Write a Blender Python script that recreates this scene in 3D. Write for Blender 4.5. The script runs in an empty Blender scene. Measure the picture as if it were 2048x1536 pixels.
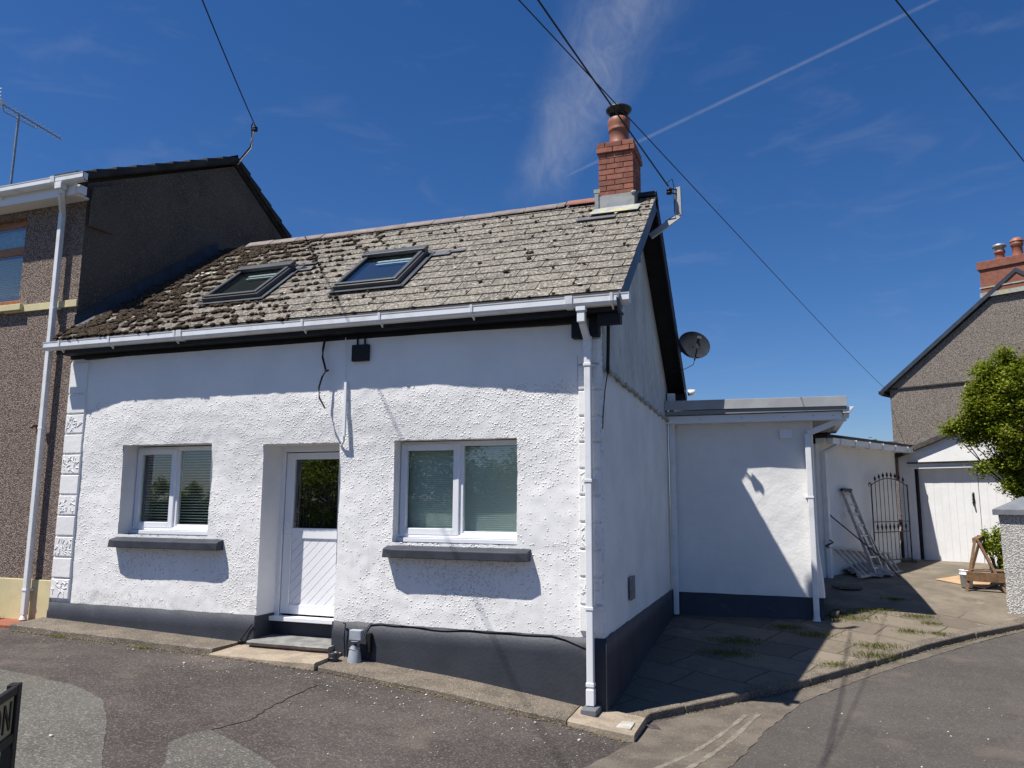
import bpy, math, random
import numpy as np
from mathutils import Vector, Matrix, noise
random.seed(7)
SC = bpy.context.scene
COL = SC.collection
R = math.radians

# ------------------------------------------------------------ camera
cd = bpy.data.cameras.new('camera'); cam = bpy.data.objects.new('camera', cd); COL.objects.link(cam)
cd.sensor_width = 36; cd.lens = 36 * 1536.3 / 2048; cd.clip_start = .05; cd.clip_end = 3000
FW = Vector((-0.33558, 0.93008, 0.14944)); RT = Vector((0.94091, 0.33860, 0.00550)); UP = Vector((0.04548, -0.14246, 0.98876))
cam.matrix_world = Matrix(((RT.x, UP.x, -FW.x, 0), (RT.y, UP.y, -FW.y, 0), (RT.z, UP.z, -FW.z, 0), (0, 0, 0, 1)))
SC.camera = cam
SC.view_settings.view_transform = 'Standard'; SC.view_settings.look = 'None'; SC.view_settings.gamma = 1
SC.view_settings.exposure = 0.50
SUN = Vector((.93, 1, -2.7)).normalized()          # direction the light travels
el = math.asin(-SUN.z); az = math.atan2(-SUN.x, -SUN.y)
sd = bpy.data.lights.new('sun', 'SUN'); so = bpy.data.objects.new('sun', sd); COL.objects.link(so)
sd.energy = 5.0; sd.angle = R(.53); sd.color = (1, .955, .885)
so.rotation_euler = SUN.to_track_quat('-Z', 'Y').to_euler(); so.location = (-10, -10, 30)

# ------------------------------------------------------------ node helper
class NT:
    def __init__(s, t): s.t = t; s.n = t.nodes; s.l = t.links
    def put(s, sock, v):
        if hasattr(v, 'is_output'): s.l.new(v, sock)
        elif v is not None:
            try: sock.default_value = v
            except Exception: sock.default_value = tuple(v) + (1,)
    def new(s, typ, **k):
        n = s.n.new('ShaderNode' + typ)
        for a, b in k.items(): setattr(n, a, b)
        return n
    def m(s, op, a, b=None, c=None, clamp=False):
        n = s.new('Math', operation=op, use_clamp=clamp); s.put(n.inputs[0], a)
        if b is not None: s.put(n.inputs[1], b)
        if c is not None: s.put(n.inputs[2], c)
        return n.outputs[0]
    def dot(s, a, b):
        n = s.new('VectorMath', operation='DOT_PRODUCT'); s.put(n.inputs[0], a); s.put(n.inputs[1], b); return n.outputs['Value']
    def scl(s, v, k):
        n = s.new('VectorMath', operation='MULTIPLY'); s.put(n.inputs[0], v); s.put(n.inputs[1], k); return n.outputs[0]
    def noise(s, vec, scale, detail=3, rough=.55, dist=0, out='Fac'):
        n = s.new('TexNoise'); s.put(n.inputs['Vector'], vec); n.inputs['Scale'].default_value = scale
        n.inputs['Detail'].default_value = detail; n.inputs['Roughness'].default_value = rough; n.inputs['Distortion'].default_value = dist
        return n.outputs[out]
    def vor(s, vec, scale, feature='F1', out='Distance', rnd=1):
        n = s.new('TexVoronoi', feature=feature); s.put(n.inputs['Vector'], vec); n.inputs['Scale'].default_value = scale
        n.inputs['Randomness'].default_value = rnd
        return n.outputs[out]
    def ramp(s, v, lo, hi, a=0., b=1.):
        n = s.new('MapRange'); n.interpolation_type = 'SMOOTHSTEP'; s.put(n.inputs[0], v)
        n.inputs[1].default_value = lo; n.inputs[2].default_value = hi; n.inputs[3].default_value = a; n.inputs[4].default_value = b
        return n.outputs[0]
    def mix(s, f, a, b, mode='MIX'):
        n = s.new('Mix', data_type='RGBA', blend_type=mode); s.put(n.inputs[0], f)
        for i, v in ((6, a), (7, b)):
            if not hasattr(v, 'is_output'): v = tuple(v)[:3] + (1,)
            s.put(n.inputs[i], v)
        return n.outputs[2]
    def xyz(s, vec):
        n = s.new('SeparateXYZ'); s.put(n.inputs[0], vec); return n.outputs
    def bump(s, h, st, dist, nrm=None):
        n = s.new('Bump'); n.inputs['Strength'].default_value = st; n.inputs['Distance'].default_value = dist
        s.put(n.inputs['Height'], h)
        if nrm is not None: s.put(n.inputs['Normal'], nrm)
        return n.outputs[0]

# ------------------------------------------------------------ sky
W = bpy.data.worlds.new('World'); SC.world = W; W.use_nodes = True
T = NT(W.node_tree)
bg = T.n['Background']; bg.inputs[1].default_value = 0.050
sk = T.new('TexSky', sky_type='NISHITA', sun_disc=False); sk.sun_elevation = el; sk.sun_rotation = az
sk.altitude = 60; sk.air_density = 1.0; sk.dust_density = .35; sk.ozone_density = 3.0
hs = T.new('HueSaturation'); hs.inputs['Saturation'].default_value = 1.19; hs.inputs['Value'].default_value = 1.02
T.l.new(T.mix(1, sk.outputs[0], (1.02, 1.10, 1.36), 'MULTIPLY'), hs.inputs['Color'])
tc = T.new('TexCoord'); d = tc.outputs['Generated']
D0 = Vector((-.207, .846, .4913))                      # the patch of sky where the high cloud hangs
w_ = T.m('MAXIMUM', T.dot(d, D0), .05)
u = T.m('DIVIDE', T.dot(d, Vector((.9713, .2377, 0))), w_); v = T.m('DIVIDE', T.dot(d, Vector((.1168, -.4772, .8709))), w_)
nz = T.noise(T.scl(d, (9, 9, 9)), 1.2, 5, .62)
nz2 = T.noise(T.scl(d, (20, 20, 12)), 1.5, 6, .7, .8)
cl = T.m('ADD', T.m('MULTIPLY_ADD', v, .5, -.004), T.m('MULTIPLY_ADD', nz, .08, -.04))
wd = T.m('MULTIPLY_ADD', v, .12, .047)
q = T.m('DIVIDE', T.m('ABSOLUTE', T.m('SUBTRACT', u, cl)), T.m('MAXIMUM', wd, .01))
pl = T.m('MULTIPLY', T.ramp(q, .1, 1.6, 1, 0), T.ramp(v, -.155, -.06))
pl = T.m('MULTIPLY', pl, T.ramp(v, .12, .3, 1, 0))
pl = T.m('MULTIPLY', pl, T.ramp(nz2, .25, .75, .35, 1))
pl = T.m('MULTIPLY', pl, .30)
# aircraft trail
tl = T.m('SUBTRACT', T.m('MULTIPLY_ADD', u, .422, -.087), v)
tr = T.m('MULTIPLY', T.ramp(T.m('ABSOLUTE', tl), .0, .0036, 1, 0), T.m('MULTIPLY', T.ramp(u, -.05, -.02), T.ramp(u, .3, .6, 1, .1)))
tr = T.m('MULTIPLY', tr, T.ramp(nz2, .25, .6, .07, .17))
# faint streaks right and left
ws = T.noise(T.scl(d, (5, 5, 16)), 1.6, 4, .6, .6)
st = T.m('MULTIPLY', T.ramp(ws, .52, .85), .08)
ct = T.m('MAXIMUM', T.m('MAXIMUM', pl, tr), st)
ct = T.m('MULTIPLY', ct, T.ramp(T.dot(d, (0, 0, 1)), .02, .12))
cc = T.mix(ct, hs.outputs[0], (7.2, 7.6, 8.4))
T.l.new(cc, bg.inputs[0])

# ------------------------------------------------------------ materials
def M(name, c1, c2=None, rough=.8, cs=3., bs=None, bst=.5, bd=.004, spec=.3, speck=None, metal=0, rnd=0, detail=4, coords='Object', lo=.35, hi=.65, stain=None):
    m = bpy.data.materials.new(name); m.use_nodes = True; t = NT(m.node_tree); p = t.n['Principled BSDF']
    tc = t.new('TexCoord').outputs[coords]
    col = c1
    if c2 is not None: col = t.mix(t.ramp(t.noise(tc, cs, detail, .6), lo, hi), c1, c2)
    if speck is not None:      # (colour, scale, threshold)
        col = t.mix(t.ramp(t.noise(tc, speck[1], 2, .5), speck[2], speck[2] + .08), col, speck[0])
    if stain is not None:
        col = t.mix(t.ramp(t.noise(tc, stain[1], 5, .65, .5), stain[2], stain[2] + .2), col, stain[0])
    if rnd:
        g = t.new('NewGeometry').outputs['Random Per Island']
        k = t.m('MULTIPLY_ADD', g, 2 * rnd, 1 - rnd)
        n = t.new('VectorMath', operation='SCALE'); t.put(n.inputs[0], col if hasattr(col, 'is_output') else None)
        if not hasattr(col, 'is_output'): n.inputs[0].default_value = col
        t.l.new(k, n.inputs['Scale']); col = n.outputs[0]
    if hasattr(col, 'is_output'): t.l.new(col, p.inputs['Base Color'])
    else: p.inputs['Base Color'].default_value = tuple(col) + (1,)
    p.inputs['Roughness'].default_value = rough; p.inputs['Specular IOR Level'].default_value = spec; p.inputs['Metallic'].default_value = metal
    if bs: t.l.new(t.bump(t.noise(tc, bs, 3, .6), bst, bd), p.inputs['Normal'])
    m['t'] = 0
    return m

def roughcast():
    m = bpy.data.materials.new('white_roughcast'); m.use_nodes = True; t = NT(m.node_tree); p = t.n['Principled BSDF']
    tc = t.new('TexCoord').outputs['Object']
    x, y, z = t.xyz(tc)
    dens = t.m('ADD', t.noise(tc, 1.1, 3, .55), t.m('MULTIPLY', t.m('ADD', z, .2), .085))   # more pebbles thrown higher up
    dens = t.ramp(dens, .38, .62, .16, 1.0)
    dens = t.m('MULTIPLY', dens, t.ramp(z, 1.10, 1.28, 1, .0))
    j = t.noise(tc, 34, 2, .6, 0, 'Color')
    jj = t.new('VectorMath', operation='MULTIPLY_ADD'); t.l.new(j, jj.inputs[0]); jj.inputs[1].default_value = (.012, .012, .012); t.l.new(tc, jj.inputs[2])
    def pebbles(sc, k):
        n = t.new('TexVoronoi'); t.l.new(jj.outputs[0], n.inputs['Vector']); n.inputs['Scale'].default_value = sc
        r = t.xyz(n.outputs['Color'])[0]
        return t.m('MULTIPLY', t.ramp(n.outputs['Distance'], .10, .46, 1, 0), t.m('LESS_THAN', r, t.m('MULTIPLY', dens, k)))
    peb = t.m('MAXIMUM', t.m('MULTIPLY', pebbles(66, .62), .7), pebbles(38, .62))
    h = t.m('ADD', peb, t.m('MULTIPLY', t.noise(tc, 6, 4, .6), .22))
    t.l.new(t.bump(h, .8, .015), p.inputs['Normal'])
    # flaking render low down by the left window
    mx = t.m('MULTIPLY', t.ramp(x, -8.75, -8.5), t.ramp(x, -7.3, -6.75, 1, 0))
    top = t.m('ADD', t.m('MULTIPLY_ADD', t.noise(tc, 5, 3), .16, -1.20), t.m('MULTIPLY', t.m('ABSOLUTE', t.m('ADD', x, 8.15)), -.10))
    mz = t.m('MULTIPLY', t.m('LESS_THAN', z, top), mx)
    e = t.vor(jj.outputs[0], 26, 'DISTANCE_TO_EDGE')
    cr = t.m('MULTIPLY', t.ramp(e, .015, .07, 1, 0), mz)
    cr = t.m('MULTIPLY', cr, t.ramp(t.noise(tc, 12, 2), .4, .6))
    c = t.mix(t.ramp(t.noise(tc, 1.7, 5, .6), .35, .7), (.86, .845, .82), (.80, .79, .77))
    c = t.mix(t.m('MULTIPLY', cr, .75), c, (.22, .2, .18))
    dirt = t.m('MULTIPLY', t.ramp(z, -1.32, -1.05, .35, 0), t.ramp(t.noise(tc, 7, 4, .7), .45, .7))
    c = t.mix(dirt, c, (.55, .52, .47))
    sv = t.new('VectorMath', operation='MULTIPLY'); t.l.new(tc, sv.inputs[0]); sv.inputs[1].default_value = (9, 1, .7)
    run = t.m('MULTIPLY', t.ramp(t.noise(sv.outputs[0], 1.6, 4, .7), .52, .74), t.m('MAXIMUM', t.ramp(z, -1.1, -.55, 0, .0), t.m('MULTIPLY', t.ramp(z, -1.25, -.62), t.ramp(z, -.60, -.50, 1, 0))))
    c = t.mix(t.m('MULTIPLY', run, .35), c, (.60, .58, .53))
    c = t.mix(t.ramp(t.noise(tc, .8, 6, .7), .50, .72, 0, .35), c, (.70, .69, .66))
    t.l.new(c, p.inputs['Base Color']); p.inputs['Roughness'].default_value = .62; p.inputs['Specular IOR Level'].default_value = .25
    return m

def slate_mat():
    m = bpy.data.materials.new('old_slate'); m.use_nodes = True; t = NT(m.node_tree); p = t.n['Principled BSDF']
    tc = t.new('TexCoord').outputs['Object']
    g = t.new('NewGeometry').outputs['Random Per Island']
    a = t.mix(g, (.088, .078, .066), (.168, .150, .127))
    a = t.mix(t.ramp(t.noise(tc, 6, 5, .7), .42, .68), a, (.23, .205, .165))
    a = t.mix(t.ramp(t.noise(tc, 30, 5, .75), .50, .60), a, (.385, .37, .33))
    a = t.mix(t.ramp(t.noise(tc, 38, 5, .75), .52, .60), a, (.06, .052, .043))
    a = t.mix(t.ramp(t.noise(tc, 3, 5, .75), .6, .78, 0, .75), a, (.11, .10, .085))
    x, y, z = t.xyz(tc)
    lf = t.m('MULTIPLY', t.ramp(x, -8.2, -5.0, .95, 0), t.ramp(t.noise(tc, 9, 4, .7), .42, .58))
    a = t.mix(lf, a, (.075, .055, .042))
    t.l.new(a, p.inputs['Base Color']); p.inputs['Roughness'].default_value = .9; p.inputs['Specular IOR Level'].default_value = .2
    t.l.new(t.bump(t.noise(tc, 45, 5, .7), .7, .008), p.inputs['Normal'])
    return m

def asphalt(name, c1, c2, grain=.9):
    m = bpy.data.materials.new(name); m.use_nodes = True; t = NT(m.node_tree); p = t.n['Principled BSDF']
    tc = t.new('TexCoord').outputs['Object']
    a = t.mix(t.ramp(t.noise(tc, .7, 5, .6), .35, .68), c1, c2)
    a = t.mix(t.ramp(t.noise(tc, 3.2, 5, .7), .45, .72, 0, .5), a, tuple(k * .7 for k in c1))
    v = t.new('TexVoronoi'); t.put(v.inputs['Vector'], tc); v.inputs['Scale'].default_value = 85
    gr = t.xyz(v.outputs['Color'])[0]
    a = t.mix(t.ramp(gr, .72, .98, 0, grain * .6), a, tuple(min(1, k * 2.3) for k in c2))
    a = t.mix(t.ramp(gr, 0, .3, grain * .55, 0), a, tuple(k * .35 for k in c1))
    a = t.mix(t.ramp(t.noise(tc, 1.5, 3, .5), .55, .75, 0, .35), a, (.17, .135, .11))
    t.l.new(a, p.inputs['Base Color']); p.inputs['Roughness'].default_value = .88; p.inputs['Specular IOR Level'].default_value = .25
    t.l.new(t.bump(t.m('ADD', v.outputs['Distance'], t.noise(tc, 130, 2)), .55, .006), p.inputs['Normal'])
    return m

def paving():
    m = bpy.data.materials.new('yard_paving'); m.use_nodes = True; t = NT(m.node_tree); p = t.n['Principled BSDF']
    tc = t.new('TexCoord').outputs['Object']
    mp = t.new('Mapping'); t.l.new(tc, mp.inputs[0]); mp.inputs['Rotation'].default_value = (0, 0, R(24))
    j = t.new('VectorMath', operation='MULTIPLY_ADD'); t.l.new(t.noise(tc, 1.6, 3, .5, 0, 'Color'), j.inputs[0]); j.inputs[1].default_value = (.13, .13, 0); t.l.new(mp.outputs[0], j.inputs[2])
    b = t.new('TexBrick'); t.l.new(j.outputs[0], b.inputs[0]); b.inputs['Scale'].default_value = 1; b.inputs['Mortar Size'].default_value = .012
    b.inputs['Brick Width'].default_value = .95; b.inputs['Row Height'].default_value = .58; b.offset = .37; b.inputs['Mortar Smooth'].default_value = .3
    b.inputs['Color1'].default_value = (.205, .170, .128, 1); b.inputs['Color2'].default_value = (.125, .104, .08, 1); b.inputs['Mortar'].default_value = (.06, .05, .035, 1)
    x, y, z = t.xyz(tc)
    far = t.ramp(t.m('ADD', y, t.m('MULTIPLY', t.noise(tc, 1), 1.2)), 13.4, 14.0)
    con = t.mix(t.ramp(t.noise(tc, 1.3, 6, .7), .38, .66), (.215, .180, .135), (.13, .11, .086))
    c = t.mix(far, b.outputs['Color'], con)
    c = t.mix(t.ramp(t.noise(tc, 3.1, 6, .7), .46, .70, 0, .7), c, (.115, .10, .08))
    c = t.mix(t.ramp(t.noise(tc, 2.1, 4, .7, .8), .60, .76, 0, .8), c, (.27, .235, .185))
    c = t.mix(t.ramp(t.noise(tc, 70, 3, .7), .5, .7, 0, .4), c, (.27, .24, .19))
    t.l.new(c, p.inputs['Base Color']); p.inputs['Roughness'].default_value = .9; p.inputs['Specular IOR Level'].default_value = .2
    h = t.m('ADD', t.m('MULTIPLY', t.m('MULTIPLY', b.outputs['Fac'], t.m('SUBTRACT', 1, far)), -1.2), t.m('MULTIPLY', t.noise(tc, 60, 4, .7), .6))
    t.l.new(t.bump(h, .6, .008), p.inputs['Normal'])
    return m

def pebbledash(name, c, cl, cdk, scale=60):
    m = bpy.data.materials.new(name); m.use_nodes = True; t = NT(m.node_tree); p = t.n['Principled BSDF']
    tc = t.new('TexCoord').outputs['Object']
    v = t.new('TexVoronoi'); t.put(v.inputs['Vector'], tc); v.inputs['Scale'].default_value = scale
    r = t.xyz(v.outputs['Color'])
    a = t.mix(t.ramp(r[0], 0, 1), c, cl); a = t.mix(t.ramp(r[1], .62, .8), a, cdk)
    a = t.mix(t.ramp(v.outputs['Distance'], .35, .7, 0, .75), a, tuple(k * .3 for k in cdk))
    a = t.mix(t.ramp(t.noise(tc, .9, 5, .65), .45, .75, 0, .4), a, tuple(k * .6 for k in c))
    t.l.new(a, p.inputs['Base Color']); p.inputs['Roughness'].default_value = .85; p.inputs['Specular IOR Level'].default_value = .25
    t.l.new(t.bump(t.ramp(v.outputs['Distance'], 0, .7, 1, 0), .8, .008), p.inputs['Normal'])
    return m

def leafmat(name, a, b):
    m = bpy.data.materials.new(name); m.use_nodes = True; t = NT(m.node_tree); p = t.n['Principled BSDF']
    g = t.new('NewGeometry').outputs['Random Per Island']
    c = t.mix(g, a, b)
    t.l.new(c, p.inputs['Base Color']); p.inputs['Roughness'].default_value = .55; p.inputs['Specular IOR Level'].default_value = .3
    tr = t.new('BsdfTranslucent'); t.l.new(c, tr.inputs[0]); mx = t.new('MixShader'); mx.inputs[0].default_value = .4
    t.l.new(p.outputs[0], mx.inputs[1]); t.l.new(tr.outputs[0], mx.inputs[2]); t.l.new(mx.outputs[0], t.n['Material Output'].inputs[0])
    return m

def glass():
    m = bpy.data.materials.new('window_glass'); m.use_nodes = True; t = NT(m.node_tree)
    tr = t.new('BsdfTransparent'); tr.inputs[0].default_value = (.86, .92, .90, 1)
    gl = t.new('BsdfGlossy'); gl.inputs['Roughness'].default_value = .0; gl.inputs[0].default_value = (.95, .97, 1, 1)
    tc = t.new('TexCoord').outputs['Object']; t.l.new(t.bump(t.noise(tc, 2.2, 1), .05, .02), gl.inputs['Normal'])
    fr = t.new('Fresnel'); fr.inputs[0].default_value = 1.5; bf = t.m('SUBTRACT', 1, t.new('NewGeometry').outputs['Backfacing'])
    mx = t.new('MixShader'); t.l.new(t.m('MULTIPLY', t.m('ADD', t.m('MULTIPLY', fr.outputs[0], 1.7), .06, clamp=True), bf), mx.inputs[0]); t.l.new(tr.outputs[0], mx.inputs[1]); t.l.new(gl.outputs[0], mx.inputs[2])
    t.l.new(mx.outputs[0], t.n['Material Output'].inputs[0]); return m

def vane():   # stained gable wall, cleaner below the cable line
    m = bpy.data.materials.new('gable_render'); m.use_nodes = True; t = NT(m.node_tree); p = t.n['Principled BSDF']
    tc = t.new('TexCoord').outputs['Object']; x, y, z = t.xyz(tc)
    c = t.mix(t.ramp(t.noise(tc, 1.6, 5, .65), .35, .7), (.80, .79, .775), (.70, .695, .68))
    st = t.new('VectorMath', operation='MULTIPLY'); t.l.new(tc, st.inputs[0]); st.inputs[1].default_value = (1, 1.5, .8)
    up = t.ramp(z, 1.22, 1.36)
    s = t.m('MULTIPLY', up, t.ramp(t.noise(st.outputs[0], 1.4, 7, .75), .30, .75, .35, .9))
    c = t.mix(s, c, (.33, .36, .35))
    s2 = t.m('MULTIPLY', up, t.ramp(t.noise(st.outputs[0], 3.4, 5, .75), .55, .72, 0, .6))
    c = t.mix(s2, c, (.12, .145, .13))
    t.l.new(c, p.inputs['Base Color']); p.inputs['Roughness'].default_value = .75; p.inputs['Specular IOR Level'].default_value = .2
    h = t.m('ADD', t.noise(tc, 5, 4, .6), t.m('MULTIPLY', t.noise(tc, 60, 3, .6), .3))
    t.l.new(t.bump(h, .5, .014), p.inputs['Normal']); return m

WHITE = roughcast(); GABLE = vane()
SMOOTHW = M('smooth_white_render', (.82, .81, .79), (.76, .75, .735), .6, 2.2, 14, .45, .008)
EXTW = M('extension_render', (.81, .80, .78), (.75, .745, .73), .65, 1.6, 22, .55, .008, stain=((.6, .6, .6), 1.5, .68))
DARKP = M('dark_plinth_paint', (.044, .048, .060), (.036, .039, .049), .55, 3, 28, .5, .006, stain=((.085, .083, .08), 4, .60))
SILLP = M('sill_paint', (.052, .056, .070), (.040, .044, .055), .6, 6, 40, .3, .003, spec=.2, stain=((.085, .085, .085), 8, .64))
UPVC = M('white_upvc', (.80, .81, .83), None, .28, spec=.5)
GUTTER = M('white_gutter', (.76, .77, .78), (.66, .66, .645), .38, 6, spec=.45, lo=.45, hi=.75, stain=((.50, .49, .45), 3.5, .66))
BLACK = M('black_timber_paint', (.006, .006, .007), (.012, .012, .013), .6, 4, 30, .3, .003)
BARGE = M('barge_board_sky_sheen', (.09, .11, .15), (.05, .06, .08), .45, 3, 30, .3, .003)  # blue-grey puts the mirrored sky into the board's colour
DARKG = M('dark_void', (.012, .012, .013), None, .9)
SLATE = slate_mat()
MOSS = M('dark_moss', (.028, .019, .013), (.075, .052, .032), .95, 30, 90, 1, .01, rnd=.35, stain=((.085, .075, .03), 3, .62))
LICH = M('pale_lichen', (.62, .60, .52), (.5, .48, .38), .95, 30, 90, .6, .004)
NSLATE = M('new_grey_slate', (.12, .125, .14), (.09, .095, .105), .55, 8, 40, .3, .003, rnd=.15)
RIDGE = M('ridge_tile', (.23, .195, .18), (.17, .145, .14), .85, 6, 50, .5, .005, stain=((.42, .39, .35), 9, .6), rnd=.12)
RRIDGE = M('red_ridge_tile', (.27, .12, .09), (.20, .10, .08), .85, 6, 50, .5, .005)
BRICK = M('red_brick', (.32, .125, .085), (.22, .085, .06), .85, 9, 90, .5, .004, rnd=.16, stain=((.13, .075, .055), 6, .58))
MORTAR = M('grey_mortar', (.10, .075, .062), (.07, .055, .045), .95, 20, 80, .5, .004)
TERRA = M('terracotta', (.33, .13, .075), (.24, .09, .055), .5, 8, 40, .2, .003, spec=.4, stain=((.12, .07, .05), 9, .6))
LEAD = M('old_lead', (.36, .37, .37), (.26, .27, .28), .5, 6, 20, .3, .003, stain=((.44, .42, .14), 7, .47))
LEADD = M('dark_lead', (.05, .058, .075), (.035, .04, .05), .55, 6, 20, .3, .003)
FRAME = M('grey_skylight_metal', (.065, .07, .075), (.05, .055, .06), .4, 5, spec=.5)
GALV = M('galvanised_steel', (.36, .38, .39), (.26, .27, .28), .45, 12, metal=.5)
ALU = M('dull_aluminium', (.52, .51, .48), (.38, .37, .34), .5, 14, metal=.45)
IRON = M('black_iron', (.015, .015, .016), (.035, .03, .027), .5, 20)
CABLE = M('cable_sheath', (.012, .012, .013), None, .6)
GREYP = M('grey_plastic', (.34, .37, .41), (.28, .31, .34), .5, 8)
ASPH_L = asphalt('old_asphalt', (.050, .042, .038), (.088, .074, .066))
ASPH_R = asphalt('worn_asphalt', (.070, .062, .055), (.088, .078, .070), .5)
ASPH_P = asphalt('asphalt_patch', (.095, .090, .079), (.120, .114, .100))
CONC = M('old_concrete', (.155, .128, .098), (.095, .078, .06), .92, 3.5, 55, .7, .008, stain=((.27, .235, .19), 7, .6), speck=((.33, .30, .26), 90, .58))
CONCL = M('tan_concrete', (.34, .28, .21), (.25, .205, .155), .92, 5, 60, .7, .008, speck=((.14, .12, .10), 80, .6))
CHAN = M('gritty_concrete', (.14, .12, .095), (.095, .08, .065), .92, 3, 60, .7, .008, stain=((.19, .165, .13), 4, .58), speck=((.3, .28, .24), 70, .64))
PAVE = paving()
GRASSY = M('ground_earth', (.06, .075, .03), (.09, .08, .05), .95, 2, 20, .5, .01)
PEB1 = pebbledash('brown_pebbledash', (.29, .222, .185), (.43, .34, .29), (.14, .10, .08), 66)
PEB2 = pebbledash('grey_pebbledash', (.27, .225, .19), (.40, .345, .30), (.17, .14, .12), 52)
PEBW = pebbledash('pale_pebbledash', (.60, .58, .54), (.68, .66, .62), (.50, .48, .44), 48)
CREAM = M('cream_paint', (.66, .58, .33), (.58, .51, .30), .6, 3, 30, .3, .004, stain=((.45, .38, .22), 4, .68))
TILED = M('dark_roof_tile', (.05, .045, .042), (.03, .028, .026), .8, 6, 40, .5, .005, rnd=.2)
BROWNW = M('brown_stained_wood', (.36, .15, .045), (.26, .10, .03), .45, 12, spec=.5)
WOOD = M('raw_timber', (.22, .13, .07), (.14, .085, .045), .8, 22, 60, .4, .003)
BLIND = M('blind_slat', (.50, .50, .48), None, .5)
DBLIND = M('dark_interior', (.03, .032, .033), (.02, .02, .022), .9, 2)
PAINTW = M('white_boarding', (.80, .80, .81), (.76, .76, .75), .5, 5, 30, .3, .003, stain=((.68, .67, .64), 6, .70))
WALLG = M('garage_wall_paint', (.84, .83, .81), (.78, .77, .75), .6, 3, 26, .5, .006)
GLASS = glass()
LEAF = leafmat('bush_leaves', (.13, .19, .010), (.31, .36, .03))
LEAFR = leafmat('bronze_leaves', (.20, .13, .03), (.16, .19, .03))
LEAF2 = leafmat('dark_leaves', (.03, .085, .015), (.07, .15, .025))
WEED = leafmat('weed_leaves', (.08, .11, .012), (.20, .20, .035))
BARK = M('bark', (.09, .065, .045), (.05, .04, .03), .9, 10, 40, .8, .01)

# ------------------------------------------------------------ mesh builder
class MB:
    def __init__(s): s.v = []; s.f = []; s.sm = []
    def add(s, vs, fs, smooth=False):
        o = len(s.v); s.v += [tuple(p) for p in vs]; s.f += [tuple(i + o for i in f) for f in fs]; s.sm += [smooth] * len(fs); return s
    def hexa(s, P): return s.add(P, [(0, 3, 2, 1), (4, 5, 6, 7), (0, 1, 5, 4), (1, 2, 6, 5), (2, 3, 7, 6), (3, 0, 4, 7)])
    def box(s, x0, x1, y0, y1, z0, z1): return s.hexa([(x0, y0, z0), (x1, y0, z0), (x1, y1, z0), (x0, y1, z0), (x0, y0, z1), (x1, y0, z1), (x1, y1, z1), (x0, y1, z1)])
    def obox(s, c, ax, ay, az):
        c, ax, ay, az = map(Vector, (c, ax, ay, az))
        return s.hexa([c - ax - ay - az, c + ax - ay - az, c + ax + ay - az, c - ax + ay - az, c - ax - ay + az, c + ax - ay + az, c + ax + ay + az, c - ax + ay + az])
    def bar(s, a, b, w, h=None, up=(0, 0, 1)):
        a, b, up = Vector(a), Vector(b), Vector(up); h = h or w; d = b - a; L = d.length; d = d / L
        sx = d.cross(up)
        if sx.length < 1e-3: sx = d.cross(Vector((0, 1, 0)))
        sx.normalize(); sy = sx.cross(d)
        return s.obox((a + b) / 2, sx * w / 2, d * L / 2, sy * h / 2)
    def prism(s, poly, off):      # poly: 3-D points of one face, off: extrusion vector
        n = len(poly); off = Vector(off); P = [Vector(p) for p in poly]
        return s.add(P + [p + off for p in P], [tuple(range(n))[::-1], tuple(range(n, 2 * n))] + [(i, (i + 1) % n, (i + 1) % n + n, i + n) for i in range(n)])
    def tube(s, pts, r, n=8, cap=True, smooth=True):
        pts = [Vector(p) for p in pts]; rs = r if isinstance(r, (list, tuple)) else [r] * len(pts); V = []; F = []
        for i, p in enumerate(pts):
            d = (pts[min(i + 1, len(pts) - 1)] - pts[max(i - 1, 0)]).normalized()
            a = d.cross(Vector((0, 0, 1)));
            if a.length < .05: a = d.cross(Vector((0, 1, 0)))
            a.normalize(); b = d.cross(a)
            for k in range(n):
                t = 2 * math.pi * k / n; V.append(p + (a * math.cos(t) + b * math.sin(t)) * rs[i])
        for i in range(len(pts) - 1):
            for k in range(n): F.append((i * n + k, i * n + (k + 1) % n, (i + 1) * n + (k + 1) % n, (i + 1) * n + k))
        s.add(V, F, smooth)
        if cap: s.add([V[k] for k in range(n)], [tuple(range(n))]); s.add([V[-n + k] for k in range(n)], [tuple(range(n))])
        return s
    def lathe(s, c, prof, n=24, smooth=True, axis=(0, 0, 1)):   # prof: (radius, height)
        c = Vector(c); q = Vector((0, 0, 1)).rotation_difference(Vector(axis)); V = []
        for r, h in prof:
            for k in range(n): t = 2 * math.pi * k / n; V.append(c + q @ Vector((r * math.cos(t), r * math.sin(t), h)))
        return s.add(V, [(i * n + k, i * n + (k + 1) % n, (i + 1) * n + (k + 1) % n, (i + 1) * n + k) for i in range(len(prof) - 1) for k in range(n)], smooth)
    def blob(s, c, rx, ry, rz, ax=None, rnd=.25):
        V = []; c = Vector(c); X, Y, Z = ax or (Vector((1, 0, 0)), Vector((0, 1, 0)), Vector((0, 0, 1)))
        n, m = 7, 4
        for i in range(m + 1):
            ph = math.pi * i / m
            for k in range(n):
                t = 2 * math.pi * k / n; j = 1 + random.uniform(-rnd, rnd)
                V.append(c + X * rx * math.sin(ph) * math.cos(t) * j + Y * ry * math.sin(ph) * math.sin(t) * j + Z * rz * math.cos(ph) * j)
        return s.add(V, [(i * n + k, i * n + (k + 1) % n, (i + 1) * n + (k + 1) % n, (i + 1) * n + k) for i in range(m) for k in range(n)], True)

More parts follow.
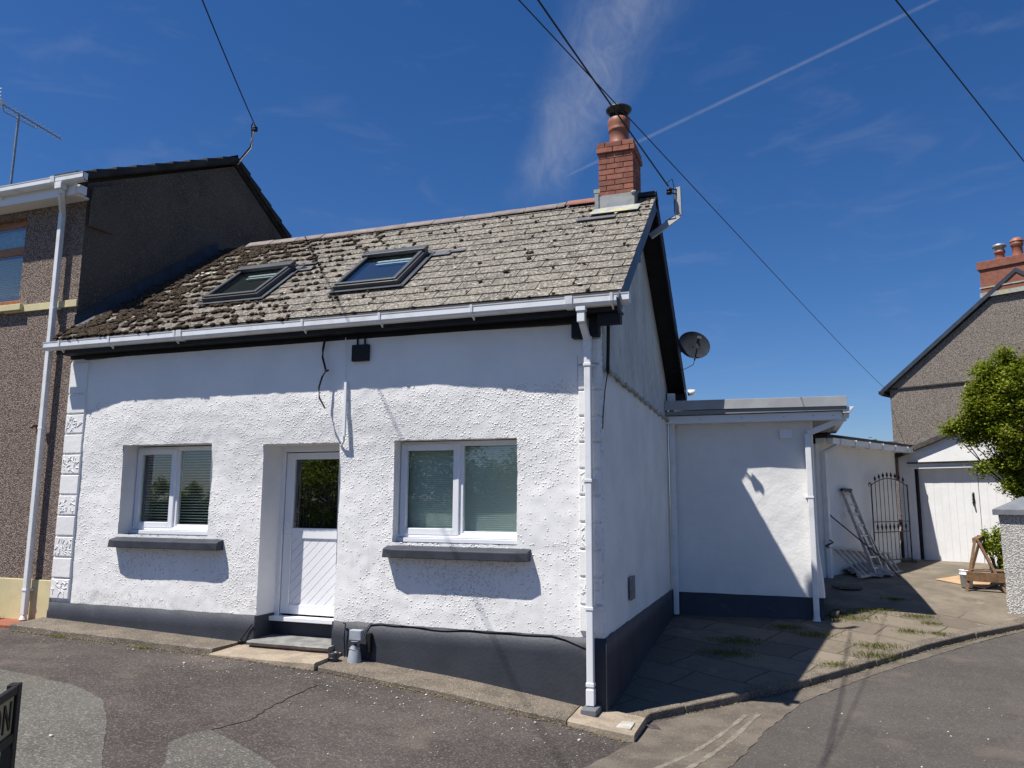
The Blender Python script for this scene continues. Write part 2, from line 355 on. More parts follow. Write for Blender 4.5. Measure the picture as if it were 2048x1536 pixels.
def thing(name, label, cat, loc=(0, 0, 0), group=None):
    o = bpy.data.objects.new(name, None); COL.objects.link(o); o.location = loc; o.empty_display_size = .2
    tag(o, label, cat, group); return o
def tag(o, label=None, cat=None, group=None, kind=None):
    if label: o['label'] = label
    if cat: o['category'] = cat
    if group: o['group'] = group
    if kind: o['kind'] = kind
    return o
def obj(name, mb, mat, parent=None, bevel=0, label=None):
    me = bpy.data.meshes.new(name); me.from_pydata(mb.v, [], mb.f); me.materials.append(mat)
    me.polygons.foreach_set('use_smooth', mb.sm); me.update()
    o = bpy.data.objects.new(name, me); COL.objects.link(o)
    if parent is not None:
        o.parent = parent
        if parent.type == 'EMPTY': o.matrix_parent_inverse = Matrix.Translation(-Vector(parent.location))
    if bevel:
        b = o.modifiers.new('bevel', 'BEVEL'); b.width = bevel; b.segments = 2; b.limit_method = 'ANGLE'; b.angle_limit = R(40)
    if label: o['label'] = label
    return o
def struct(name, mb, mat, kind='structure'): o = obj(name, mb, mat); o['kind'] = kind; return o

# ------------------------------------------------------------ ground heights (thin plate spline through levels)
class TPS:
    def __init__(s, pts):
        P = np.array(pts, float); s.p = P[:, :2]; n = len(P)
        A = np.zeros((n + 3, n + 3)); A[:n, :n] = s.k(np.linalg.norm(s.p[:, None] - s.p[None], axis=2)) + np.eye(n) * .02
        A[:n, n] = 1; A[:n, n + 1:] = s.p; A[n, :n] = 1; A[n + 1:, :n] = s.p.T
        s.w = np.linalg.solve(A, np.concatenate([P[:, 2], [0, 0, 0]]))
    def k(s, r): return np.where(r > 1e-9, r * r * np.log(r + 1e-12), 0)
    def __call__(s, x, y):
        r = np.hypot(s.p[:, 0] - x, s.p[:, 1] - y); n = len(s.p)
        return float(s.k(r) @ s.w[:n] + s.w[n] + s.w[n + 1] * x + s.w[n + 2] * y)
roadz = TPS([(-9.5, 7.2, -1.60), (-9, 7.1, -1.605), (-7.5, 7.1, -1.65), (-6, 7.1, -1.69), (-4.7, 7.1, -1.745), (-3.18, 7.1, -1.88), (-2, 7.1, -2.02), (-1.4, 7.1, -2.11), (-1.4, 7.8, -2.12), (-1.1, 8.2, -2.1), (-.5, 8.85, -2.06), (.1, 9.42, -2.0), (1.5, 11.3, -1.86), (3.0, 13.1, -1.77), (5, 15.5, -1.65), (-4.5, 3.5, -1.68), (-1.8, 4.8, -1.93), (1.5, 6.8, -2.02), (0, 0, -1.78), (-8, 2, -1.5), (4, 8, -1.93), (6, 12, -1.8), (-14, 6, -1.4), (-14, 0, -1.3), (9, 4, -2), (0, -8, -1.8), (-9, -8, -1.6), (10, 16, -1.6)])
yardz = TPS([(-1.38, 7.2, -2.045), (-1.42, 7.8, -2.04), (-1.1, 8.2, -2.02), (-.5, 8.85, -1.975), (.1, 9.42, -1.92), (1.5, 11.3, -1.78), (3, 13.1, -1.69), (-1.7, 12.16, -1.70), (.2, 12.16, -1.67), (1.9, 13.3, -1.57), (2.9, 13.5, -1.61), (.54, 15, -1.31), (2, 18, -1.2), (3.5, 17.4, -1.18), (-1.75, 9.8, -1.86), (5, 17, -1.2), (6, 14.5, -1.5), (-1.75, 7.6, -2.03), (2.7, 14.8, -1.44), (1.9, 16.4, -1.30), (7, 18, -1.1)])

def inpoly(x, y, P):
    c = False; j = len(P) - 1
    for i in range(len(P)):
        if (P[i][1] > y) != (P[j][1] > y) and x < (P[j][0] - P[i][0]) * (y - P[i][1]) / (P[j][1] - P[i][1]) + P[i][0]: c = not c
        j = i
    return c
def sheet(poly, zf, step, lift=0., jag=0.):
    """a ground sheet with an exact outline: grid faces clipped to the polygon"""
    import bmesh
    bm = bmesh.new(); xs = [p[0] for p in poly]; ys = [p[1] for p in poly]
    if jag:
        Q = []
        for i in range(len(poly)):
            a, b = Vector(poly[i]), Vector(poly[(i + 1) % len(poly)]); n = max(1, int((b - a).length / .08)); nn = Vector((-(b - a).y, (b - a).x)).normalized()
            for k in range(n): Q.append(tuple(a.lerp(b, k / n) + nn * random.uniform(-jag, jag)))
        poly = Q
    vs = [bm.verts.new((p[0], p[1], 0)) for p in poly]; bm.faces.new(vs)
    x = math.floor(min(xs) / step) * step
    while x < max(xs):
        bmesh.ops.bisect_plane(bm, geom=bm.verts[:] + bm.edges[:] + bm.faces[:], plane_co=(x, 0, 0), plane_no=(1, 0, 0)); x += step
    y = math.floor(min(ys) / step) * step
    while y < max(ys):
        bmesh.ops.bisect_plane(bm, geom=bm.verts[:] + bm.edges[:] + bm.faces[:], plane_co=(0, y, 0), plane_no=(0, 1, 0)); y += step
    bmesh.ops.triangulate(bm, faces=bm.faces[:])
    for v in bm.verts: v.co.z = zf(v.co.x, v.co.y) + lift
    mb = MB(); bm.verts.index_update(); mb.v = [tuple(v.co) for v in bm.verts]
    for f in bm.faces:
        i = [v.index for v in f.verts]
        if f.normal.z < 0 or (Vector(mb.v[i[1]]) - Vector(mb.v[i[0]])).cross(Vector(mb.v[i[2]]) - Vector(mb.v[i[0]])).z < 0: i = i[::-1]
        mb.f.append(tuple(i)); mb.sm.append(True)
    bm.free(); return mb

# the far ground, the road
g = MB(); N = 24
g.add([(-400 + 800 * i / N, -400 + 800 * j / N, -2.9) for j in range(N + 1) for i in range(N + 1)], [(j * (N + 1) + i, j * (N + 1) + i + 1, (j + 1) * (N + 1) + i + 1, (j + 1) * (N + 1) + i) for j in range(N) for i in range(N)])
struct('ground', g, GRASSY)
struct('road', sheet([(-16, -10), (12, -10), (12, 19), (-16, 19)], roadz, .5), ASPH_L)
right = [(-1.3, -6), (-.62, 6.5), (-.32, 7.9), (.02, 8.85), (.86, 10.08), (2.45, 12.25), (4.5, 14.75), (11.5, 20), (11.5, -6)]
struct('road_right_side', sheet(right, roadz, .5, .004, .01), ASPH_R)
chan = [(-1.40, 7.12), (-1.55, 6.2), (-1.8, 5.0), (-.78, 5.0), (-.62, 6.5), (-.32, 7.9), (.02, 8.85), (.86, 10.08), (2.45, 12.25), (4.5, 14.75), (4.5, 14.9), (3.05, 13.1), (1.55, 11.26), (.14, 9.36), (-.47, 8.80), (-1.07, 8.15), (-1.37, 7.8)]
struct('concrete_channel', sheet(chan, roadz, .4, .008, .012), CHAN)
rm = MB()
for a, b in (((-1.20, 6.05), (-.52, 8.30)), ((-1.0, 6.05), (-.40, 8.36))):
    for k in range(24):
        t0, t1 = k / 24, (k + 1) / 24; p, q_ = Vector(a).lerp(Vector(b), t0), Vector(a).lerp(Vector(b), t1)
        rm.bar((p.x, p.y, roadz(p.x, p.y) + .009), (q_.x, q_.y, roadz(q_.x, q_.y) + .009), .045 + random.uniform(-.012, .012), .007)
struct('channel_ridges', rm, M('pale_concrete_ridge', (.22, .195, .155), (.15, .13, .10), .95, 8, 60, .5, .004))
struct('road_patch', sheet([(-7.6, 5.55), (-6.69, 5.48), (-6.03, 5.39), (-5.5, 5.19), (-5.0, 4.78), (-4.44, 4.23), (-4.15, 3.96), (-3.4, 3.0), (-7.6, 2.5)], roadz, .4, .004, .005), ASPH_P)
struct('road_patch', sheet([(-4.26, 4.64), (-4.28, 4.84), (-4.22, 5.01), (-3.71, 4.83), (-3.25, 4.6), (-2.7, 4.1), (-3.4, 3.6)], roadz, .4, .004, .005), ASPH_P)
cr = MB(); cp = [(-4.22, 4.62), (-4.22, 4.85), (-4.21, 5.05), (-4.15, 5.39), (-4.23, 5.67), (-4.29, 6.09), (-4.36, 6.68)]
P = []
for a, b in zip(cp, cp[1:]):
    for k in range(8): w = Vector(a).lerp(Vector(b), k / 8); P.append((w.x + random.uniform(-.012, .012), w.y))
for a, b in zip(P, P[1:]): cr.bar((a[0], a[1], roadz(*a) + .001), (b[0], b[1], roadz(*b) + .001), random.uniform(.003, .010), .006)
struct('road_crack', cr, M('crack_dirt', (.03, .025, .02), None, .95))
KSEG = [((-1.12, 8.21), (-.52, 8.84)), ((-.52, 8.84), (.08, 9.43)), ((.08, 9.43), (.83, 10.39)), ((.83, 10.39), (1.48, 11.31)), ((1.48, 11.31), (2.23, 12.26)), ((2.23, 12.26), (2.98, 13.11))]
gt = MB()
for i in range(420):
    x, y = random.uniform(-9, 3), random.uniform(4.2, 9)
    if y > 7.0 and x < 0: y = 7.02 - abs(random.gauss(0, .25))
    if random.random() < .4: x = random.uniform(-6, -1.6); y = 7.0 - abs(random.gauss(0, .5))
    s_ = random.uniform(.003, .009) * (1.9 if random.random() < .05 else 1)
    gt.blob((x, y, roadz(x, y) + s_ * .5), s_, s_ * random.uniform(.6, 1.6), s_ * .6)
struct('road_grit', gt, M('pale_grit', (.55, .53, .48), (.32, .30, .27), .9, 40, rnd=.3), 'stuff')

kd = MB()
for i in range(1500):
    if random.random() < .6: x = random.uniform(-9, -1.45); y = 7.085 - abs(random.gauss(0, .035))
    else:
        q_ = random.choice(KSEG); t_ = random.random(); x = q_[0][0] + (q_[1][0] - q_[0][0]) * t_; y = q_[0][1] + (q_[1][1] - q_[0][1]) * t_; dx = abs(random.gauss(0, .04)) + .04; x += dx * .75; y -= dx * .65
    s_ = random.uniform(.004, .013); kd.blob((x, y, roadz(x, y) + s_ * .3), s_ * random.uniform(.8, 1.8), s_, s_ * .6)
struct('kerb_debris', kd, M('brown_debris', (.10, .075, .045), (.17, .14, .075), .95, 30, rnd=.4), 'stuff')
# pavement slabs along the cottage front
def slab(x0, x1, zo, zb, yo, th, mat, name='pavement_slab', yb=7.6):
    n = max(2, int((x1 - x0) / .12)); m = MB(); V = []
    for i in range(n + 1):
        x = x0 + (x1 - x0) * i / n; t = i / n; jo = random.uniform(-.008, .008) if 0 < i < n else 0; a = zo(x); b = zb(x); jz = random.uniform(-.004, .004)
        V += [(x, yo - .012 + jo * .5, a - th - .06), (x, yo + jo, a - .012 + jz), (x, yo + .016 + jo, a + jz * .4), (x, yb, b), (x, yb, a - th - .06)]
    F = [(i * 5 + k, i * 5 + (k + 1) % 5, (i + 1) * 5 + (k + 1) % 5, (i + 1) * 5 + k) for i in range(n) for k in range(5)]
    m.add(V, F); m.add(V[:5], [(0, 1, 2, 3, 4)]); m.add(V[-5:], [(4, 3, 2, 1, 0)])
    return struct(name, m, mat)
li = lambda x, a, za, b, zb: za + (zb - za) * (x - a) / (b - a)
slab(-9.12, -6.04, lambda x: li(x, -9, -1.545, -6, -1.628), lambda x: li(x, -9, -1.525, -6, -1.628), 7.12, .07, CONC)
slab(-6.028, -4.69, lambda x: -1.668, lambda x: -1.652, 7.06, .06, CONCL, 'door_step_slab')
slab(-4.68, -2.02, lambda x: np.interp(x, [-4.7, -3.18, -2], [-1.705, -1.835, -1.975]), lambda x: np.interp(x, [-4.7, -3.18, -2], [-1.685, -1.815, -1.965]), 7.10, .06, CONC)
slab(-2.008, -1.40, lambda x: li(x, -2, -1.975, -1.4, -2.04), lambda x: li(x, -2, -1.965, -1.4, -2.035), 7.10, .06, CONCL, 'corner_slab', 7.66)
struct('red_tile_strip', MB().box(-10.3, -9.13, 7.15, 7.6, -1.75, -1.57), M('red_tile', (.30, .10, .06), (.22, .08, .05), .8, 12, 50, .4, .003), )
# yard
yard = [(-1.77, 7.64), (-1.42, 7.64), (-1.44, 7.84), (-1.15, 8.24), (-.55, 8.87), (.05, 9.46), (.8, 10.42), (1.45, 11.35), (2.2, 12.3), (2.95, 13.15), (5.5, 16.0), (8, 19), (8, 24), (-3, 24), (-1.77, 16)]
struct('yard', sheet(yard, yardz, .4), PAVE)
# kerb stones
kp = [(-1.44, 7.70), (-1.42, 7.86), (-1.12, 8.21), (-.52, 8.84), (.08, 9.43), (.83, 10.39), (1.48, 11.31), (2.23, 12.26), (2.98, 13.11), (4.3, 14.55), (5.6, 15.9)]
kb = MB()
for i in range(len(kp) - 1):
    a, b = Vector(kp[i]), Vector(kp[i + 1]); L = (b - a).length; n = max(1, round(L / .9)); nn = Vector((-(b - a).y, (b - a).x)).normalized()
    for k in range(n):
        p, q_ = a.lerp(b, k / n + .002), a.lerp(b, (k + 1) / n - .002); dz = random.uniform(-.008, .008); dn = random.uniform(-.008, .008)
        o1, i1 = nn * (-.035 + dn), nn * (.115 + dn)
        pts = []
        for zf_ in (0, 1):
            for w in (p + o1, q_ + o1, q_ + i1, p + i1):
                z = yardz(w.x, w.y) + .004 + dz if zf_ else roadz(w.x, w.y) - .1
                pts.append((w.x, w.y, z))
        kb.hexa(pts)
o = struct('kerb', kb, CONC); bv = o.modifiers.new('b', 'BEVEL'); bv.width = .014; bv.segments = 2

# ============================================================ the cottage
cot = thing('cottage', 'white roughcast single-storey cottage with mossy slate roof, two skylights and dark plinth', 'house', (-1.77, 7.6, -2.0))
sm01 = lambda x, a, b: (lambda t: t * t * (3 - 2 * t))(min(1, max(0, (x - a) / (b - a))))
und = lambda x, z: -.058 * sm01(x, -8.95, -7.9) * (1 - sm01(x, -3.6, -2.05)) * sm01(z, .2, 1.2)
HO = {'w1': (-8.02, -6.62, -.45, .668), 'd': (-5.86, -4.82, -1.8, .64), 'w2': (-4.12, -2.68, -.46, .648)}
def wall_front():
    xs = sorted(set([round(v, 4) for v in np.arange(-9.06, -1.77, .035)] + [-1.77] + [h[k] for h in HO.values() for k in (0, 1)]))
    zs = sorted(set([round(v, 4) for v in np.arange(-1.40, 1.97, .035)] + [h[k] for h in HO.values() for k in (2, 3) if h[k] > -1.4]))
    m = MB(); V = []; idx = {}
    def inh(x, z): return any(h[0] + 1e-4 < x < h[1] - 1e-4 and h[2] + 1e-4 < z < h[3] - 1e-4 for h in HO.values())
    for j, z in enumerate(zs):
        for i, x in enumerate(xs):
            n1 = noise.noise(Vector((x * 9, z * 9, 3))); n2 = noise.noise(Vector((x * 2.3, z * 2.3, 8)))
            jx = noise.noise(Vector((x * 22, z * 22, 1))) * .007; jz = noise.noise(Vector((x * 22, z * 22, 5))) * .007
            if x < -9.03 or x > -1.8: jx = 0
            idx[i, j] = len(V); V.append((x + jx, 7.6 + und(x, z) + n1 * .005 + n2 * .008, z + jz))
    F = [(idx[i, j], idx[i + 1, j], idx[i + 1, j + 1], idx[i, j + 1]) for j in range(len(zs) - 1) for i in range(len(xs) - 1) if not inh((xs[i] + xs[i + 1]) / 2, (zs[j] + zs[j + 1]) / 2)]
    m.add(V, F, True); return m
obj('front_wall', wall_front(), WHITE, cot)
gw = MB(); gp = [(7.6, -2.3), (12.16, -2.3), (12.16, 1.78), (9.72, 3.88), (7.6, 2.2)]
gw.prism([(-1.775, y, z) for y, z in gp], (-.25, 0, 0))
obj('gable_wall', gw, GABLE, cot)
bk = MB(); bk.box(-9.0, -2.03, 12.0, 12.16, -2.3, 1.75); obj('back_wall', bk, SMOOTHW, cot)
cn = MB()
for k in range(60):      # rounded, uneven corner arris
    z = -1.33 + k * .058; cn.blob((-1.785, 7.612, z), .022, .022, .045, rnd=.3)
obj('corner_arris', cn, WHITE, cot)
# plinth
pm = MB()
def plband(x0, x1, y=7.575, ax='x', step=.05, zt=-1.325):
    V = []; n = int(abs(x1 - x0) / step) + 1
    for i in range(n + 1):
        a = x0 + (x1 - x0) * i / n; w = .006 * noise.noise(Vector((a * 3, 2, 1))) ; e = .010 * noise.noise(Vector((a * 5, 7, 1)))
        for zz, oo in ((zt + e, .03), (zt + e - .003, .004), (-1.5, 0), (-1.75, 0), (-2.25, 0)):
            V.append((a, y + oo + w, zz) if ax == 'x' else (y - oo + w, a, zz))
    F = [(i * 5 + k, i * 5 + k + 1, (i + 1) * 5 + k + 1, (i + 1) * 5 + k) for i in range(n) for k in range(4)]
    if ax == 'x': F = [f[::-1] for f in F]
    pm.add(V, F, True)
plband(-9.07, -5.86); plband(-4.82, -1.748); plband(7.575, 12.16, -1.748, 'y')
pm.box(-5.868, -5.852, 7.578, 7.96, -2.1, -1.335); pm.box(-4.828, -4.812, 7.578, 7.96, -2.1, -1.335); pm.box(-5.855, -4.825, 7.93, 7.97, -2.0, -1.44)
pm.box(-9.075, -9.06, 7.578, 7.7, -2, -1.33)
obj('plinth', pm, DARKP, cot)
# reveals
rv = MB()
for k, (x0, x1, z0, z1) in HO.items():
    yb = {'w1': 7.85, 'd': 7.97, 'w2': 7.77}[k]; yf = 7.602 if k != 'd' else 7.602
    zb = z0 if k != 'd' else -1.335
    f = lambda x, z: yf + und(x, z) + .004
    rv.add([(x0, f(x0, zb), zb), (x0, yb + .06, zb), (x0, yb + .06, z1), (x0, f(x0, z1), z1)], [(0, 1, 2, 3)])
    rv.add([(x1, f(x1, zb), zb), (x1, yb + .06, zb), (x1, yb + .06, z1), (x1, f(x1, z1), z1)], [(3, 2, 1, 0)])
    rv.add([(x0, f(x0, z1), z1), (x0, yb + .06, z1), (x1, yb + .06, z1), (x1, f(x1, z1), z1)], [(0, 1, 2, 3)])
obj('reveals', rv, SMOOTHW, cot)
# quoins
def quoin(x0, x1, z0, z1, pat, sd):
    m = MB(); e = .008; y0 = 7.572
    m.hexa([(x0, 7.6, z0), (x1, 7.6, z0), (x1, 7.62, z0), (x0, 7.62, z0), (x0, 7.6, z1), (x1, 7.6, z1), (x1, 7.62, z1), (x0, 7.62, z1)])
    m.add([(x0, 7.602, z0), (x1, 7.602, z0), (x1, 7.602, z1), (x0, 7.602, z1), (x0 + e, y0, z0 + e), (x1 - e, y0, z0 + e), (x1 - e, y0, z1 - e), (x0 + e, y0, z1 - e)], [(0, 1, 5, 4), (1, 2, 6, 5), (2, 3, 7, 6), (3, 0, 4, 7), (4, 5, 6, 7)])
    if pat:
        r = random.Random(sd)
        for i in range(26):
            cx, cz = r.uniform(x0 + .03, x1 - .03), r.uniform(z0 + .03, z1 - .03); a = r.uniform(0, 3.14); L = r.uniform(.015, .035)
            p = Vector((cx - math.cos(a) * L, y0 - .002, cz - math.sin(a) * L)); q_ = Vector((cx + math.cos(a) * L, y0 - .002, cz + math.sin(a) * L))
            for w in (p, q_): w.x = min(max(w.x, x0 + .02), x1 - .02); w.z = min(max(w.z, z0 + .02), z1 - .02)
            m.bar(p, q_, .012, .009, (0, 1, 0))
    return obj('quoin_block', m, SMOOTHW, cot, .005)
zq = [-1.29 + .2655 * i for i in range(11)] + [1.80]
for i in range(11): quoin(-9.055, -8.73, zq[i] + .006, zq[i + 1] - .006, i % 2 == 0 and i < 9, i)
zr = [-1.28 + .2665 * i for i in range(11)] + [1.66]
for i in range(11): quoin(-2.015, -1.785, zr[i] + .006, zr[i + 1] - .006, i % 2 == 1 and 2 < i < 11 or i == 1, 50 + i)

# windows
def slats(x0, x1, z0, z1, y, n, mat, par, sl=(.0105, -.0065)):
    m = MB(); m.box(x0, x1, y - .012, y + .012, z0 - .012, z0 + .006)
    for k in range(n):
        z = z0 + (z1 - z0) * (k + .5) / n; m.obox(((x0 + x1) / 2, y, z), ((x1 - x0) / 2, 0, 0), (0, sl[0], sl[1]), (0, .0005, .0008))
    m.bar((x0 + .12, y - .012, z0), (x0 + .12, y - .012, z1), .002); m.bar((x1 - .12, y - .012, z0), (x1 - .12, y - .012, z1), .002)
    return obj('blind', m, mat, par)
def ring(m, x0, x1, z0, z1, y0, y1, w):
    m.box(x0, x0 + w, y0, y1, z0, z1); m.box(x1 - w, x1, y0, y1, z0, z1); m.box(x0 + w, x1 - w, y0, y1, z0, z0 + w); m.box(x0 + w, x1 - w, y0, y1, z1 - w, z1)
def window(x0, x1, z0, z1, y, xm, lbl, blindmat):
    f = MB(); ring(f, x0, x1, z0, z1, y, y + .07, .055); f.box(xm - .03, xm + .03, y + .001, y + .069, z0 + .055, z1 - .055)
    w = obj('window', f, UPVC, cot, .004, lbl)
    s = MB(); ring(s, x0 + .03, xm - .012, z0 + .03, z1 - .03, y - .022, y + .04, .07); obj('sash', s, UPVC, w, .006)
    b = MB(); b.box(xm + .03, x1 - .055, y + .012, y + .022, z0 + .055, z0 + .075); b.box(x0 - .03, x1 + .03, y - .06, y + .02, z0 - .05, z0 - .004); b.box(x0, x1, y - .018, y - .001, z0, z0 + .035); obj('cill_bar', b, UPVC, w, .004)
    g_ = MB(); g_.box(x0 + .09, xm - .07, y + .01, y + .02, z0 + .09, z1 - .09); g_.box(xm + .03, x1 - .05, y + .03, y + .04, z0 + .05, z1 - .05); obj('glass', g_, GLASS, w)
    slats(x0 + .06, x1 - .04, z0 + .06, z1 - .06, y + .13, 27 if x0 < -6 else 40, blindmat, w, (.0105, -.0065) if x0 < -6 else (.007, -.0115))
    r = MB(); r.add([(x0 - .3, y + .45, z0 - .3), (x1 + .3, y + .45, z0 - .3), (x1 + .3, y + .45, z1 + .3), (x0 - .3, y + .45, z1 + .3), (x0 - .3, y + .08, z0 - .3), (x1 + .3, y + .08, z0 - .3), (x1 + .3, y + .08, z1 + .3), (x0 - .3, y + .08, z1 + .3)], [(0, 1, 2, 3), (0, 4, 5, 1), (2, 6, 7, 3), (0, 3, 7, 4), (1, 5, 6, 2)])
    obj('dark_room_backing', r, DBLIND, w); return w
w1 = window(-8.03, -6.56, -.40, .655, 7.83, -7.36, 'small white two-pane window left of the door', M('grey_blind', (.72, .72, .70), None, .5))
w2 = window(-4.135, -2.62, -.41, .64, 7.75, -3.385, 'white two-pane window right of the door', M('pale_blind', (.80, .81, .80), None, .5))
def stone_sill(x0, x1, zt, lbl):
    m = MB(); n = 14; V = []
    for i in range(n + 1):
        x = x0 + (x1 - x0) * i / n; e = .005 * noise.noise(Vector((x * 4, 0, 3))); c = .035 if i in (0, n) else 0; yf = 7.455
        V += [(x, yf + c * .6 + e, zt - .135), (x, yf + c + e, zt - .052), (x, yf + .012 + c + e, zt - .040), (x, 7.80, zt + .03), (x, 7.80, zt - .09), (x, 7.58, zt - .137)]
    m.add(V, [(i * 6 + k, i * 6 + (k + 1) % 6, (i + 1) * 6 + (k + 1) % 6, (i + 1) * 6 + k) for i in range(n) for k in range(6)])
    m.add(V[:6], [tuple(range(6))]); m.add(V[-6:], [tuple(range(6))[::-1]])
    return obj('window_sill', m, SILLP, cot, .006, lbl)
stone_sill(-8.04, -6.38, -.47, 'shorter dark grey stone sill under the left window'); stone_sill(-4.175, -2.53, -.48, 'long dark grey stone sill under the right window')

# door
fr = MB(); y = 7.95
fr.box(-5.875, -5.80, y - .02, y + .06, -1.40, .655); fr.box(-4.87, -4.80, y - .02, y + .06, -1.40, .655); fr.box(-5.80, -4.87, y - .02, y + .06, .565, .655)
dr = obj('door', fr, UPVC, cot, .004, 'white upvc half-glazed door with diagonal boarding')
lf = MB(); x0, x1 = -5.79, -4.88
lf.box(x0, x0 + .115, y, y + .05, -1.345, .555); lf.box(x1 - .115, x1, y, y + .05, -1.345, .555)
lf.box(x0 + .115, x1 - .115, y, y + .05, .475, .555); lf.box(x0 + .115, x1 - .115, y, y + .05, -.47, -.345); lf.box(x0 + .115, x1 - .115, y, y + .05, -1.345, -1.235)
obj('door_leaf', lf, UPVC, dr, .007)
bd = MB(); px0, px1, pz0, pz1 = x0 + .12, x1 - .12, -1.235, -.47
bd.box(px0 - .01, px1 + .01, y + .022, y + .04, pz0, pz1)
import bmesh
def clipped_strips():
    m = MB(); bw = .083; c = -3
    for k in range(-14, 26):
        a = k * bw; P = [(px0, pz0), (px1, pz0), (px1, pz1), (px0, pz1)]
        def clip(P, s, off):
            Q = []
            for i in range(len(P)):
                p, q_ = P[i], P[(i + 1) % len(P)]; dp = s * ((p[0] - px0) - (p[1] - pz0)) * .7071 - off; dq = s * ((q_[0] - px0) - (q_[1] - pz0)) * .7071 - off
                if dp >= 0: Q.append(p)
                if dp * dq < 0: t = dp / (dp - dq); Q.append((p[0] + (q_[0] - p[0]) * t, p[1] + (q_[1] - p[1]) * t))
            return Q
        Q = clip(P, 1, a + .0025)
        if len(Q) > 2: Q = clip(Q, -1, -(a + bw - .0025))
        if len(Q) > 2: m.prism([(p[0], y + .023, p[1]) for p in Q], (0, -.009, 0))
    return m
obj('boarded_panel', bd, M('groove', (.50, .51, .53), None, .5), dr); obj('diagonal_boards', clipped_strips(), UPVC, dr)
gl_ = MB(); gl_.box(x0 + .115, x1 - .115, y + .02, y + .03, -.345, .475); obj('glass', gl_, GLASS, dr)
ld = MB()      # dark bars on the pane standing in for mirrored railings and branches
for k in range(5): ld.bar((-5.62 + k * .045, y + .017, -.34), (-5.62 + k * .045, y + .017, .16 + .03 * (k % 2)), .008, .003, (0, 1, 0))
for cx, cz, s_ in ((-5.25, -.02, .17), (-5.07, .02, .17)):
    ld.bar((cx, y + .017, -.34), (cx, y + .017, cz + .2), .008, .003, (0, 1, 0))
    for k in range(3):
        for sg in (-1, 1):
            ld.tube([(cx, y + .017, cz - .12 + k * .07), (cx + sg * s_ * .3, y + .017, cz - .10 + k * .08), (cx + sg * s_ * .5, y + .017, cz + .02 + k * .08)], .004, 4)
obj('railing_reflection_bars', ld, IRON, dr)
hd = MB(); hd.box(-5.755, -5.715, y - .012, y, -.43, -.20); hd.bar((-5.735, y - .012, -.27), (-5.735, y - .05, -.27), .018); hd.bar((-5.745, y - .05, -.27), (-5.65, y - .05, -.27), .016); hd.box(-5.742, -5.728, y - .016, y - .01, -.40, -.37)
obj('door_handle', hd, UPVC, dr, .003)
th = MB(); th.box(-5.87, -4.83, 7.83, 7.96, -1.415, -1.365); obj('threshold', th, UPVC, dr, .006)
rb = MB(); rb.add([(-6.0, 8.5, -1.5), (-4.6, 8.5, -1.5), (-4.6, 8.5, .8), (-6.0, 8.5, .8)], [(0, 1, 2, 3)]); rb.box(-6.0, -4.6, 8.01, 8.5, .66, .8); rb.box(-6.1, -6.0, 8.0, 8.5, -1.5, .8); rb.box(-4.6, -4.5, 8.0, 8.5, -1.5, .8); obj('dark_room_backing', rb, DBLIND, dr)
st = MB(); n = 12; V = []
for i in range(n + 1):
    x = -5.865 + 1.075 * i / n; e = random.uniform(-.008, .008); V += [(x, 7.47 + e, -1.632), (x, 7.455 + e, -1.60), (x, 7.475 + e, -1.588), (x, 7.93, -1.580), (x, 7.93, -1.632)]
st.add(V, [(i * 5 + k, i * 5 + (k + 1) % 5, (i + 1) * 5 + (k + 1) % 5, (i + 1) * 5 + k) for i in range(n) for k in range(5)]); st.add(V[:5], [(0, 1, 2, 3, 4)]); st.add(V[-5:], [(4, 3, 2, 1, 0)])
sp = obj('doorstep', st, M('slate_step', (.24, .235, .22), (.15, .15, .145), .8, 8, 40, .5, .004), cot)
rbk = MB()
for k in range(5): rbk.box(-5.85 + k * .212, -5.85 + k * .212 + .205, 7.50, 7.9, -1.665, -1.633)
obj('brick_course', rbk, BRICK, sp)

# roof
TH = math.atan(.80); CS, SN = math.cos(TH), math.sin(TH); E0 = (7.275, 2.035)
def rp(x, s, n=0.): return Vector((x, E0[0] + s * CS - n * SN, E0[1] + s * SN + n * CS))
TB = math.atan(.88); E1 = (12.33, 1.70)
def rq(x, s, n=0.): return Vector((x, E1[0] - s * math.cos(TB) + n * math.sin(TB), E1[1] + s * math.sin(TB) + n * math.cos(TB)))
LEN = (9.72 - E0[0]) / CS; xl = lambda s: -9.03 + max(0, E0[0] + s * CS - 7.55) * .26
dk = MB(); dk.add([rp(-9.04, 0, -.05), rp(-1.52, 0, -.05), rp(-1.52, LEN, -.05), rp(-9.04, LEN, -.05), rp(-9.04, 0, 0), rp(-1.52, 0, 0), rp(-1.52, LEN, 0), rp(-9.04, LEN, 0)], [(0, 3, 2, 1), (4, 5, 6, 7), (0, 1, 5, 4), (1, 2, 6, 5), (2, 3, 7, 6), (3, 0, 4, 7)])
L2 = (12.33 - 9.72) / math.cos(TB)
dk.add([rq(-9.0, 0, -.05), rq(-1.52, 0, -.05), rq(-1.52, L2, -.05), rq(-9.0, L2, -.05), rq(-9.0, 0, 0), rq(-1.52, 0, 0), rq(-1.52, L2, 0), rq(-9.0, L2, 0)], [(0, 1, 2, 3), (7, 6, 5, 4), (4, 5, 1, 0), (5, 6, 2, 1), (6, 7, 3, 2), (7, 4, 0, 3)])
roof = obj('roof', dk, BLACK, cot)
SKY = [(-7.13, -6.25, .74, 1.70), (-5.13, -4.24, .70, 1.71)]
